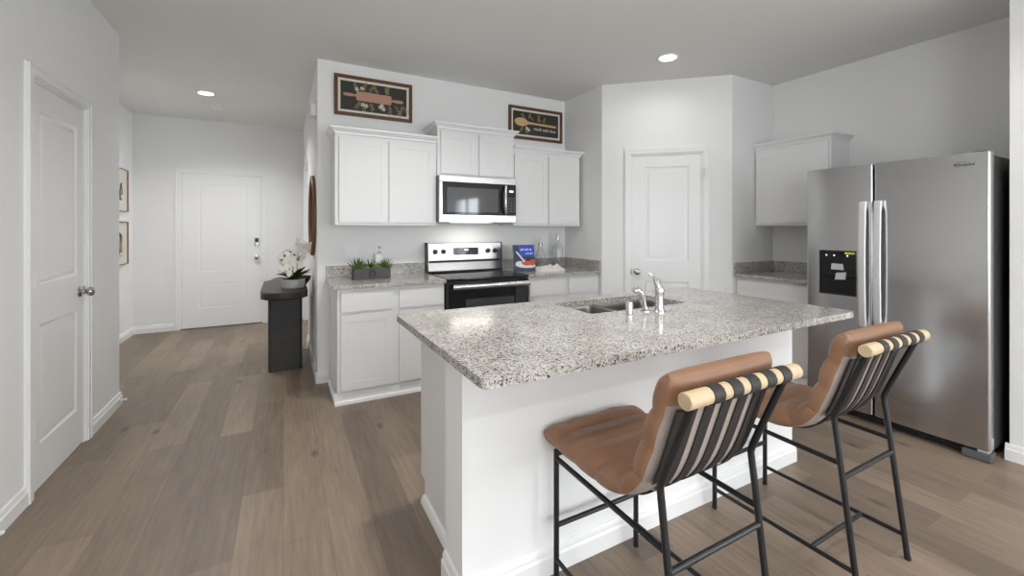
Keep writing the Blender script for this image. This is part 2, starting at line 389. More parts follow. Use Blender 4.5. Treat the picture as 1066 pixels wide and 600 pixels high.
def casing(name, mtx, w, h, cw=.060, depth=.12):
    """door casing around an opening 0..w, 0..h: stepped flat profile, plus jamb lining and stop"""
    b = MB(mtx)
    for k, (i, o, y) in enumerate(((0, cw, -.011), (.010, cw-.006, -.017), (cw-.018, cw-.004, -.021))):
        b.box(-o, -i, y, 0, 0, h+o); b.box(w+i, w+o, y, 0, 0, h+o); b.box(-i, w+i, y, 0, h+i, h+o)
    b.box(-.001, .012, 0, depth, 0, h); b.box(w-.012, w+.001, 0, depth, 0, h); b.box(.012, w-.012, 0, depth, h-.012, h+.001)
    b.box(.012, .024, .045, .06, 0, h-.012); b.box(w-.024, w-.012, .045, .06, 0, h-.012)
    struct(name, b, 'trim')
RINGS = [(.010, .008), (.018, .010), (.030, .008), (.052, .002)]
def door(name, mtx, w, h, panels, label, hinges=(), knob=None, lever=False, rings=RINGS):
    sl = MB(mtx @ Matrix.Translation((.014, .004, .008))); sl.panel(w-.028, h-.022, .036, panels, rings)
    d = obj(name, sl, 'trim'); d['kind'] = 'structure'; d['label'] = label
    # keep world placement: single top-level mesh, children are given in world coordinates
    def child(nm, b, m):
        o = obj(nm, b, m, d); return o
    for hx, hz in hinges:
        child('hinge', MB(mtx).box(hx-.010, hx+.010, -.006, .006, hz-.045, hz+.045, .002).tube([(hx, -.006, hz-.047), (hx, -.006, hz+.047)], .005, 8), 'trim')
    if knob:
        kx, kz = knob
        b = MB(mtx).lathe([(0, 0), (.032, 0), (.032, .006), (.026, .010), (.013, .012), (.011, .030), (.016, .036), (.027, .044), (.0295, .054), (.026, .063), (.015, .069), (0, .070)], (kx, .004, kz), 24, (0, -1, 0))
        child('knob', b, 'nickel')
        child('latch_plate', MB(mtx).box((w-.016 if kx > w/2 else .0), (w if kx > w/2 else .016), -.002, .004, kz-.028, kz+.028, .001), 'nickel')
    return d
# left closet door
mL = frame((XL, 2.972), ang=R(90))
casing('trim_1', mL, .656, 2.092)
door('door_1', mL, .656, 2.092, [(.085, .225, .535, .835), (.085, 1.045, .535, 1.945)], 'white two-panel door on the left wall, egg knob', [(.016, .34), (.016, 1.09), (.016, 1.87)], (.583, .952))
# front door
mF = frame((-1.2, YF), ang=0)
casing('trim_2', mF, .938, 2.095)
d2 = door('door_2', mF, .938, 2.095, [(.175, .255, .735, .60), (.175, .75, .735, 1.95)], 'white front door with keypad lock at the end of the hall', rings=[(.008, .004), (.016, .005), (.026, .004), (.042, .001)], hinges=[(.010, .3), (.010, 1.05), (.010, 1.85)], knob=(.868, .938))
kp = obj('keypad', MB(mF).box(.843, .893, -.022, .004, 1.10, 1.215, .006), 'nickel', d2)
obj('keypad_screen', MB(mF).box(.848, .888, -.026, -.020, 1.155, 1.211, .003), 'bglass', kp)
struct('trim_3', MB(mF).box(0, .938, -.015, .12, 0, .012, .003), 'grey')
# pantry door on the angled wall
mP = frame(P1, P2) @ Matrix.Translation((.283, 0, 0))
casing('trim_4', mP, .674, 2.083)
d3 = door('door_3', mP, .674, 2.083, [(.125, .22, .535, .81), (.125, 1.02, .535, 1.95)], 'white two-panel pantry door on the angled wall', [(.664, .3), (.664, 1.05), (.664, 1.857)], (.062, .911))
obj('hinge_stop', MB(mP).tube([(.664, -.012, 1.91), (.650, -.040, 1.91), (.655, -.055, 1.84), (.672, -.06, 1.83), (.690, -.035, 1.85), (.690, -.03, 1.93)], .004, 8), 'white', d3)
# windows behind the camera, an added one on the left wall, and patio slider
def window(name, mtx, w, z0, z1, mull=1):
    b = MB(mtx); f = .055
    b.box(0, w, .02, .09, z0, z0+f); b.box(0, w, .02, .09, z1-f, z1); b.box(0, f, .02, .09, z0+f, z1-f); b.box(w-f, w, .02, .09, z0+f, z1-f)
    for k in range(mull): x = w*(k+1)/(mull+1); b.box(x-.03, x+.03, .03, .08, z0+f, z1-f)
    b.box(-.03, w+.03, -.03, .02, z0-.02, z0)
    o = struct(name, b, 'trim')
window('window_1', frame((3.3, YB), ang=R(180)), 1.7, .4, 2.3); window('window_2', frame((1.2, YB), ang=R(180)), 1.7, .4, 2.3)
window('window_added', frame((XL, YB+1.0), ang=R(90)), 1.8, .7, 2.3)  # unseen window, added to brighten the right wall and fridge
window('window_3', frame((XR, -1.2), ang=R(-90)), 1.5, .02, 2.08, 1); window('window_4', frame((2.5, YF-.25), ang=R(-90)), 1.0, .9, 2.1, 0)
exec_hall_trim = MB(frame((XH, YF), (XH, YK+.12)))
exec_hall_trim.box(YF-YH-.002, YF-YH+.02, -.004, .124, 0, 2.2)
struct('trim_5', exec_hall_trim, 'wall')

# ------------------------------------------------------------------ island
def faces_fill(mb, loops, z):
    es = []
    for lp in loops:
        v = [mb.bm.verts.new(mb.P((x, y, z))) for x, y in lp]
        es += [mb.bm.edges.new((v[i], v[(i+1) % len(v)])) for i in range(len(v))]
    return bmesh.ops.triangle_fill(mb.bm, use_beauty=True, use_dissolve=False, edges=es)
def slab_with_hole(outer, holes, z0, z1, bev=.004):
    b = MB(); faces_fill(b, [outer]+holes, z0)
    ret = bmesh.ops.extrude_face_region(b.bm, geom=list(b.bm.faces))
    bmesh.ops.translate(b.bm, verts=[g for g in ret['geom'] if isinstance(g, bmesh.types.BMVert)], vec=(0, 0, z1-z0))
    return b
isl = thing('kitchen_island', 'white kitchen island base with panelled back wall under the long granite top', 'kitchen island', (1.57, 1.7, 0))
obj('knee_wall', MB().box(.55, 2.585, 1.385, 1.56, 0, .884), 'wall', isl)
obj('cap_trim', MB().box(.536, 2.597, 1.371, 1.572, .866, .8838, .003).box(.542, 2.592, 1.377, 1.567, .842, .866, .003), 'cab', isl)
BP = [(0, 0), (-.018, 0), (-.018, .066), (-.012, .075), (-.012, .088), (-.006, .100), (0, .102)]
bb = MB(frame((.55, 1.385), ang=0)).prism(BP, -.016, 2.035+.016, 'x')
bb.m = frame((.55, 1.56), (.55, 1.385)); bb.prism(BP, 0, .175+.016, 'x')
bb.m = frame((2.585, 1.385), (2.585, 1.56)); bb.prism(BP, -.016, .175, 'x')
obj('baseboard', bb, 'trim', isl)
obj('end_panel', MB().prism([(1.56, 0), (2.03, 0), (2.03, .105), (2.095, .105), (2.095, .884), (1.56, .884)], .61, .628, 'x'), 'cab', isl)
obj('end_panel', MB().prism([(1.56, 0), (2.03, 0), (2.03, .105), (2.095, .105), (2.095, .884), (1.56, .884)], 2.542, 2.56, 'x'), 'cab', isl)
body = MB()
body.box(.628, 1.30, 1.565, 2.075, .105, .884); body.box(2.10, 2.542, 1.565, 2.075, .105, .884)
body.box(1.30, 2.10, 1.565, 2.075, .105, .66); body.box(1.30, 2.10, 2.055, 2.075, .66, .884); body.box(1.30, 2.10, 1.565, 1.58, .66, .884)
body.box(.628, 2.542, 1.60, 2.02, 0, .105)
obj('cabinet_body', body, 'cab', isl)
obj('shoe_moulding', MB().prism([(0, 0), (-.02, 0), (-.018, .012), (-.01, .020), (0, .022)], 0, 1, 'x') if False else MB(frame((.61, 2.03), (.61, 1.58))).prism([(0, 0), (-.020, 0), (-.018, .024), (-.010, .036), (0, .040)], 0, .45, 'x'), 'trim', isl)
SH = [(.002, .006), (.008, .007)]
for x0, x1 in ((2.545, 2.11), (2.10, 1.71), (1.70, 1.31), (1.30, .64)):
    w = x0-x1-.012
    fr = MB(frame((x0-.004, 2.0765+.0185), ang=R(180))); fr.panel(w, .565, .018, [(.055, .055, w-.055, .51)], SH, z0=.12); obj('door', fr, 'cab', isl)
    fr = MB(frame((x0-.004, 2.0765+.0185), ang=R(180))); fr.panel(w, .15, .018, [], SH, z0=.71); obj('drawer', fr, 'cab', isl)
# sink cut-out and top
sink_hole = rrect(1.350, 2.045, 1.668, 2.006, .022, 5)
top = slab_with_hole(rrect(.49, 2.588, 1.078, 2.118, .025, 5), [sink_hole[::-1]], .884, .914)
ct = tag(obj('countertop', top, 'granite'), 'large speckled granite slab on the island, sink cut into it', 'countertop')
sk = thing('sink', 'double-bowl stainless sink set under the island granite', 'sink', (1.69, 1.84, .70))
def bowl(x0, x1, y0, y1, zt, zb):
    b = MB(); rows = []
    for k, (ins, z) in enumerate(((-.012, zt), (0, zt), (.004, zt-.02), (.012, zb+.05), (.028, zb+.015), (.06, zb))):
        rows.append([(x, y, z) for x, y in rrect(x0+ins, x1-ins, y0+ins, y1-ins, max(.018, .035-.2*max(ins, 0)), 5)])
    V = b.grid(rows, closed=True); b.bm.faces.new(V[-1]); return b
for x0, x1, zb in ((1.360, 1.600, .72), (1.628, 2.035, .70)):
    o = obj('bowl', bowl(x0, x1, 1.678, 1.996, .8832, zb), 'sinksteel', sk)
    obj('drain', MB().lathe([(.042, .001), (.040, .004), (.030, .003), (.006, .002), (0, .002)], ((x0+x1)/2, 1.84, zb)), 'chrome', o)
# tap set
fc = thing('faucet', 'tall chrome single-lever faucet behind the sink, lever tipped up', 'faucet', (1.692, 1.548, .914))
fx, fy, fz = 1.692, 1.548, .914
obj('base', MB().lathe([(0, 0), (.030, 0), (.030, .006), (.024, .012), (.022, .02), (.021, .085), (.024, .09), (.024, .112), (.020, .125), (0, .130)], (fx, fy, fz)), 'chrome', fc)
dv = Vector((.72, .69, 0))
sp = [Vector((fx, fy, fz+.075))+dv*a+Vector((0, 0, h)) for a, h in ((0, 0), (.03, .028), (.08, .055), (.14, .066), (.175, .058), (.19, .035), (.193, .018))]
obj('spout', MB().tube(sp, [.013, .013, .012, .0115, .0115, .012, .012], 14), 'chrome', fc)
obj('lever', MB().tube([(fx, fy, fz+.110), (fx-.004, fy+.004, fz+.135), (fx-.010, fy+.010, fz+.155), (fx-.018, fy+.020, fz+.172), (fx-.032, fy+.032, fz+.190), (fx-.038, fy+.038, fz+.195)], [.021, .019, .015, .007, .0055, .0075], 12), 'chrome', fc)
sy = thing('side_sprayer', 'chrome side sprayer with bent head between faucet and air gap cap', 'sprayer', (1.636, 1.588, .914))
ax, ay = 1.636, 1.588
obj('holder', MB().lathe([(0, 0), (.026, 0), (.025, .006), (.017, .012), (.014, .022), (0, .022)], (ax, ay, fz)), 'chrome', sy)
obj('sprayer_head', MB().tube([(ax, ay, fz+.018), (ax-.004, ay+.004, fz+.05), (ax-.010, ay+.008, fz+.078), (ax-.020, ay+.012, fz+.098), (ax-.036, ay+.02, fz+.110), (ax-.052, ay+.026, fz+.106), (ax-.056, ay+.028, fz+.102)], [.009, .010, .012, .014, .016, .0175, .012], 14), 'chrome', sy)
tag(obj('air_gap_cap', MB().lathe([(0, 0), (.022, 0), (.022, .003), (.019, .005), (.019, .058), (.017, .063), (.010, .065), (0, .065)], (1.503, 1.566, fz)), 'chrome'), 'short plain chrome cylinder cap on island granite, left of the sprayer', 'air gap cap')

# ------------------------------------------------------------------ cabinets
SHK = [(.001, .0016), (.006, .0028)]
def cab_door(mtx, x0, x1, z0, z1, parent, name='door', fr=.055, shaker=True):
    b = MB(mtx); w, h = x1-x0, z1-z0
    b.panel(w, h, .0185, [(fr, fr, w-fr, h-fr)] if shaker else [], SHK, z0=z0, x0=x0)
    return obj(name, b, 'cab', parent)
def base_cab(mtx, W, bays, label, depth=.60, ends=(1, 1), two_doors=False):
    o = mtx @ Vector((W/2, depth/2, 0))
    t = thing('base_cabinet', label, 'cabinet', o)
    b = MB(mtx); b.box(0, W, .020, depth, .10, .8835, .0015); b.box(.0, W, .034, depth, 0, .10)
    obj('body', b, 'cab', t)
    tb = MB(mtx @ Matrix.Translation((0, .034, 0))).prism([(0, 0), (-.022, 0), (-.020, .022), (-.008, .030), (-.006, .085), (0, .09)], -.018 if ends[0] else 0, W+(.018 if ends[1] else 0), 'x')
    if ends[0]: tb.m = mtx @ Matrix.Translation((0, depth, 0)) @ Matrix.Rotation(R(-90), 4, 'Z'); tb.prism([(0, 0), (-.018, 0), (-.016, .022), (-.006, .028), (0, .03)], 0, depth-.034, 'x')
    obj('toe_board', tb, 'trim', t)
    for x0, x1 in bays:
        cab_door(mtx, x0, x1, .706, .856, t, 'drawer', shaker=False)
        if two_doors and x1-x0 > .5:
            c = (x0+x1)/2; cab_door(mtx, x0, c-.002, .112, .682, t); cab_door(mtx, c+.002, x1, .112, .682, t)
        else: cab_door(mtx, x0, x1, .112, .682, t)
    return t
mK = frame((.357, 3.420), ang=0)
base_cab(mK, .846, [(.026, .411), (.464, .846-.012)], 'white base cabinet left of the range, planter on its granite', ends=(1, 0))
mK2 = frame((2.006, 3.420), ang=0)
base_cab(mK2, .862, [(.030, .440), (.482, .850)], 'white base cabinet right of the range, towel and bottles above it', ends=(0, 0))
mR = frame((3.815, P2[1]-.002), ang=R(-90))
base_cab(mR, .745, [(.02, .725)], 'white base cabinet tucked between the pantry corner and fridge', depth=.62, ends=(0, 0), two_doors=True)

def worktop(name, label, outs, splashes):
    t = thing(name, label, 'countertop', (sum(p[0] for p in outs)/len(outs), sum(p[1] for p in outs)/len(outs), .884))
    obj('slab', MB().prism(outs, .884, .914, 'z', .003), 'granite', t)
    for s in splashes: obj('backsplash', MB().box(*s, .9142, 1.015, .002), 'granite', t)
worktop('countertop', 'speckled granite counter left of the range under the succulent planter', [(.327, 3.395), (1.206, 3.395), (1.206, YK), (.327, YK)], [(.327, 1.206, YK-.021, YK-.001)])
worktop('countertop', 'speckled granite counter right of the range with cookbook and glass bottles', [(2.003, 3.395), (2.868, 3.395), (2.868, YK), (2.003, YK)], [(2.003, 2.868, YK-.021, YK-.001), (2.848, 2.868, 3.395, YK-.022)])
worktop('countertop', 'small granite counter with backsplash beside the fridge', [(3.790, 1.815), (4.438, 1.815), (4.438, 2.561), (3.790, 2.561)], [(4.418, 4.438, 1.815, 2.561), (3.792, 4.417, 2.541, 2.561)])

def crown(b, mtx, x0, x1, yb, zt, left, right, zb=None):
    """crown moulding along the front (y=0) with flared returns; profile (out, z)"""
    prof = [(0, zt-.052), (.006, zt-.052), (.008, zt-.040), (.020, zt-.028), (.034, zt-.014), (.040, zt-.012), (.042, zt), (0, zt)]
    rows = []
    for o, z in prof:
        ol, orr = (o if left else 0), (o if right else 0)
        rows.append([(x0-ol, yb, z), (x0-ol, -o, z), (x1+orr, -o, z), (x1+orr, yb, z)])
    bb = MB(mtx); b = bb
    V = bb.grid(rows); bb.bm.faces.new([r[0] for r in V]) ; bb.bm.faces.new([r[-1] for r in V][::-1])
    return bb
def upper_cab(mtx, W, z0, z1, doors, label, depth=.32, left=True, right=True, gap=.022):
    t = thing('wall_cabinet', label, 'cabinet', mtx @ Vector((W/2, depth/2, z0)))
    b = MB(mtx); b.box(0, W, .019, depth, z0, z1, .0015); b.box(.004, W-.004, .012, .03, z0, z0+.012)
    obj('body', b, 'cab', t)
    for x0, x1 in doors: cab_door(mtx, x0, x1, z0+gap, z1-.055, t)
    obj('crown_moulding', crown(None, mtx @ Matrix.Translation((0, .012, 0)), 0, W, depth-.012, z1+.025, left, right), 'trim', t)
    return t
DU = YK-3.69-.001
upper_cab(frame((.368, 3.69), ang=0), .855, 1.371, 2.145, [(.030, .418), (.430, .830)], 'white two-door wall cabinet left of the microwave', DU, True, False)
upper_cab(frame((1.2245, 3.672), ang=0), .785, 1.822, 2.280, [(.030, .380), (.408, .758)], 'short white wall cabinet directly above the microwave', DU+.018, True, True)
upper_cab(frame((2.011, 3.69), ang=0), .826, 1.371, 2.145, [(.012, .400), (.420, .800)], 'white two-door wall cabinet right of the microwave', DU, False, True)
upper_cab(frame((4.118, P2[1]-.002), ang=R(-90)), .665, 1.371, 2.145, [(.018, .647)], 'single-door white wall cabinet on the right wall beside the fridge', 4.438-4.118, False, True)

# ------------------------------------------------------------------ range
rg = thing('range', 'black and stainless electric range between the two base cabinets', 'range', (1.605, 3.7, 0))
X0, X1 = 1.2095, 1.9995
obj('body', MB().box(X0, X1, 3.405, 4.02, .04, .893, .003).box(X0+.03, X1-.03, 3.45, 4.0, 0, .04), 'black', rg)
obj('cooktop', MB().box(X0-.002, X1+.002, 3.375, 3.94, .8935, .9185, .006), 'bglass', rg)
for cx, cy, r in ((1.39, 3.52, .105), (1.82, 3.52, .085), (1.39, 3.80, .075), (1.82, 3.80, .105), (1.605, 3.83, .05)):
    obj('burner_ring', MB().lathe([(r-.004, .0), (r-.004, .0004), (r, .0004), (r, 0)], (cx, cy, .9185), 40), 'burner', rg)
bg = obj('backguard', MB().prism([(3.935, .9186), (3.925, .935), (3.945, 1.015), (3.945, 1.030), (3.928, 1.036), (3.940, 1.196), (3.955, 1.203), (4.02, 1.203), (4.02, .9186)], X0+.006, X1-.006, 'x', .002), 'steelh', rg)
obj('end_cap', MB().prism([(3.930, .9186), (3.920, .935), (3.938, 1.015), (3.922, 1.034), (3.934, 1.200), (3.952, 1.207), (4.02, 1.207), (4.02, .9186)], X0-.002, X0+.0058, 'x'), 'black', rg)
obj('end_cap', MB().prism([(3.930, .9186), (3.920, .935), (3.938, 1.015), (3.922, 1.034), (3.934, 1.200), (3.952, 1.207), (4.02, 1.207), (4.02, .9186)], X1-.0058, X1+.002, 'x'), 'black', rg)
obj('trim_gap', MB().box(X0+.02, X1-.02, 3.926, 3.95, 1.017, 1.030), 'black', rg)
tilt = Matrix.Translation((0, 3.934, 1.118)) @ Matrix.Rotation(R(-4), 4, 'X')
for x in (1.285, 1.368, 1.842, 1.922):
    k = obj('knob', MB(tilt).lathe([(0, -.002), (.025, -.002), (.025, .004), (.021, .007), (.019, .024), (.017, .027), (0, .027)], (x, 0, 0), 24, (0, -1, 0)), 'black', rg)
    obj('pointer', MB(tilt).box(x-.003, x+.003, -.032, -.020, -.018, .018, .001), 'black', k)
dp = obj('control_display', MB(tilt).box(1.468, 1.735, -.004, .004, -.036, .036, .002), 'bglass', rg)
obj('clock_digits', MB(tilt).box(1.585, 1.625, -.0052, -.004, .008, .022), 'led', dp)
for r_ in range(2):
    for c_ in range(8):
        if c_ in (3, 4): continue
        obj('touch_key', MB(tilt).box(1.485+c_*.031, 1.503+c_*.031, -.005, -.004, -.022+r_*.022, -.014+r_*.022), 'grey', dp)
od = obj('oven_door', MB().box(X0+.004, X1-.004, 3.368, 3.404, .205, .882, .006), 'bglass', rg)
obj('oven_window', MB().box(1.37, 1.84, 3.3655, 3.370, .36, .735, .001), 'dglass', od)
hb = obj('door_handle', MB().prism([(3.330+.011*math.cos(a), .848+.021*math.sin(a)) for a in [k*math.pi/8 for k in range(16)]], X0+.035, X1-.012, 'x', .003).box(X0+.055, X0+.080, 3.332, 3.37, .835, .860, .003).box(X1-.065, X1-.04, 3.332, 3.37, .835, .860, .003), 'steelh', od)
obj('drawer_front', MB().box(X0+.004, X1-.004, 3.370, 3.404, .05, .198, .005), 'steel', rg)

# ------------------------------------------------------------------ microwave
mw = thing('microwave', 'stainless over-the-range microwave under the short cabinet', 'microwave', (1.6, 3.8, 1.398))
obj('body', MB().box(1.217, 1.988, 3.632, 4.025, 1.402, 1.8215, .003), 'grey', mw)
obj('vent_strip', MB().box(1.217, 1.988, 3.600, 3.631, 1.764, 1.820, .003), 'steelh', mw)
fm = MB(); fm.box(1.217, 1.243, 3.600, 3.631, 1.402, 1.762, .002); fm.box(1.243, 1.988, 3.600, 3.631, 1.402, 1.468, .002)
obj('door_frame', fm, 'steelh', mw)
dd = obj('door', MB().box(1.244, 1.862, 3.598, 3.631, 1.4695, 1.762, .004), 'bglass', mw)
obj('window', MB().box(1.285, 1.795, 3.5965, 3.5985, 1.492, 1.715, .0005), 'dglass', dd)
obj('door_handle', MB().tube([(1.872, 3.597, 1.752), (1.862, 3.572, 1.735), (1.851, 3.556, 1.68), (1.848, 3.552, 1.615), (1.851, 3.556, 1.55), (1.862, 3.572, 1.495), (1.872, 3.597, 1.478)], [.011, .012, .013, .013, .013, .012, .011], 14), 'steelh', dd)
cp = obj('control_panel', MB().box(1.864, 1.987, 3.599, 3.631, 1.4695, 1.762, .003), 'bglass', mw)
obj('display', MB().box(1.912, 1.955, 3.598, 3.5992, 1.692, 1.708), 'led', cp)
for r_ in range(6):
    for c_ in range(3): obj('touch_key', MB().box(1.897+c_*.028, 1.917+c_*.028, 3.5982, 3.5993, 1.50+r_*.025, 1.516+r_*.025), 'grey', cp)
mb_ = obj('lamp_cover', MB().box(1.40, 1.80, 3.75, 3.85, 1.3985, 1.4018, .001), 'lampsoft', mw)
l = area('cooktop_lamp', (1.61, 3.80, 1.392), (0, 0, 0), .42, .12, 1.0, (1, .95, .87)); l.parent = mw; l.location = (.01, 0, -.006)

# ------------------------------------------------------------------ refrigerator
fg = thing('refrigerator', 'tall stainless side-by-side refrigerator against the right wall', 'refrigerator', (3.95, 1.3, 0))
FY0, FY1, FX = .825, 1.785, 3.520
obj('body', MB().box(3.590, 4.40, FY0+.006, FY1-.006, .06, 1.765, .004), 'sidegrey', fg)
def fdoor(y0, y1):
    n = 9; out = []
    for k in range(n+1):
        u = k/n; out.append((FX+.010-.010*(1-(2*u-1)**2), y0+.012+(y1-y0-.024)*u))
    poly = [(FX+.0655, y0), (FX+.022, y0)]+[(FX+.022-.012*math.sin(R(a)), y0+.012-.012*math.cos(R(a))) for a in (25, 50, 75)]+out+[(FX+.022-.012*math.sin(R(a)), y1-.012+.012*math.cos(R(a))) for a in (75, 50, 25)]+[(FX+.022, y1), (FX+.0655, y1)]
    return MB().prism(poly, .068, 1.783, 'z', .004)
SPL = 1.368
f1 = obj('freezer_door', fdoor(SPL+.004, FY1), 'steel', fg); f2 = obj('fridge_door', fdoor(FY0, SPL-.004), 'steel', fg)
def fhandle(y, d):
    b = MB(); pts = []
    for k in range(25):
        u = k/24; zz = .668+u*.860; e = min(u, 1-u)*.860
        off = .015+.008*min(1, e/.05)**.6+.010*math.sin(math.pi*u)
        pts.append((FX-off, zz))
    rows = []
    for x, zz in pts:
        bk = x+.008 if .06 < (zz-.668)/.860 < .94 else FX+.004
        rows.append([(bk, y-.019, zz), (x-.002, y-.021, zz), (x-.0065, y-.017, zz), (x-.008, y, zz), (x-.0065, y+.017, zz), (x-.002, y+.021, zz), (bk, y+.019, zz)])
    V = b.grid(rows, closed=True); b.bm.faces.new(V[0][::-1]); b.bm.faces.new(V[-1]); return b
obj('door_handle', fhandle(1.416, 1), 'steelm', f1); obj('door_handle', fhandle(1.332, 1), 'steelm', f2)
# dispenser: glossy surround, recess, control strip, chute and paddle
DY0, DY1, DZ0, DZ1 = 1.462, 1.692, .863, 1.183
dsp = MB(); xf = FX-.0045
for args in ((DY0, DY1, 1.085, DZ1), (DY0, DY1, DZ0, .885), (DY0, DY0+.014, .885, 1.085), (DY1-.014, DY1, .885, 1.085)): dsp.box(xf, xf+.02, *args, .002)
dsp.box(xf+.0035, xf+.006, DY0+.014, DY1-.014, .885, 1.085)
dz = obj('dispenser', dsp, 'bglass', f1)
obj('chute', MB().prism([(1.535, 1.045), (1.610, 1.045), (1.606, 1.088), (1.540, 1.088)], xf-.014, xf+.01, 'x', .003), 'lgrey', dz)
obj('paddle', MB().prism([(1.525, .978), (1.588, .972), (1.580, 1.022), (1.520, 1.030)], xf-.010, xf+.008, 'x', .003), 'lgrey', dz)
obj('drip_tray', MB().box(xf-.012, xf+.01, DY0+.02, DY1-.02, .866, .876, .002), 'black', dz)
obj('sticker', MB().box(xf-.0012, xf, 1.468, 1.528, 1.158, 1.172), 'yellow', dz)
for y in (1.512, 1.594, 1.644): obj('indicator_light', MB().box(xf-.001, xf, y-.004, y+.004, 1.143, 1.152), 'led', dz)
gr = obj('kick_grille', MB().box(3.575, 3.62, FY0+.12, FY1, .008, .060, .003).box(3.570, 3.578, FY0+.12, FY1, .028, .038), 'black', fg)
obj('foot_cover', MB().box(3.528, 3.62, FY0+.0, FY0+.118, .004, .050, .006), 'grey', fg)
obj('bottom_hinge', MB().box(3.535, 3.60, FY0+.008, FY0+.055, .051, .067, .003), 'lgrey', fg)
obj('top_hinge', MB().box(3.55, 3.64, FY0+.02, FY0+.075, 1.766, 1.792, .004), 'grey', fg)
def text_mesh(txt, size, mtx, ext=.0006, shear=0):
    cu = bpy.data.curves.new('t', 'FONT'); cu.body = txt; cu.size = size; cu.extrude = ext; cu.align_x = 'CENTER'; cu.align_y = 'CENTER'; cu.shear = shear
    o = bpy.data.objects.new('t', cu); C.objects.link(o)
    dg = bpy.context.evaluated_depsgraph_get(); me = bpy.data.meshes.new_from_object(o.evaluated_get(dg))
    b = MB(); b.bm.from_mesh(me); b.bm.transform(mtx @ Matrix.Rotation(R(90), 4, 'X'))
    bpy.data.objects.remove(o); bpy.data.meshes.remove(me); return b
tb = text_mesh('Whirlpool', .021, frame((FX+.0005, .932), ang=R(-90), z=1.716), .001, .2)
th = [(.058*math.cos(a), .016*math.sin(a)) for a in [k*.22-1.2 for k in range(20)]]
tb.tube([(FX+.0, .938+y*.6, 1.717+z) for y, z in th], .0009, 6)
obj('badge', tb, 'ink', f2)

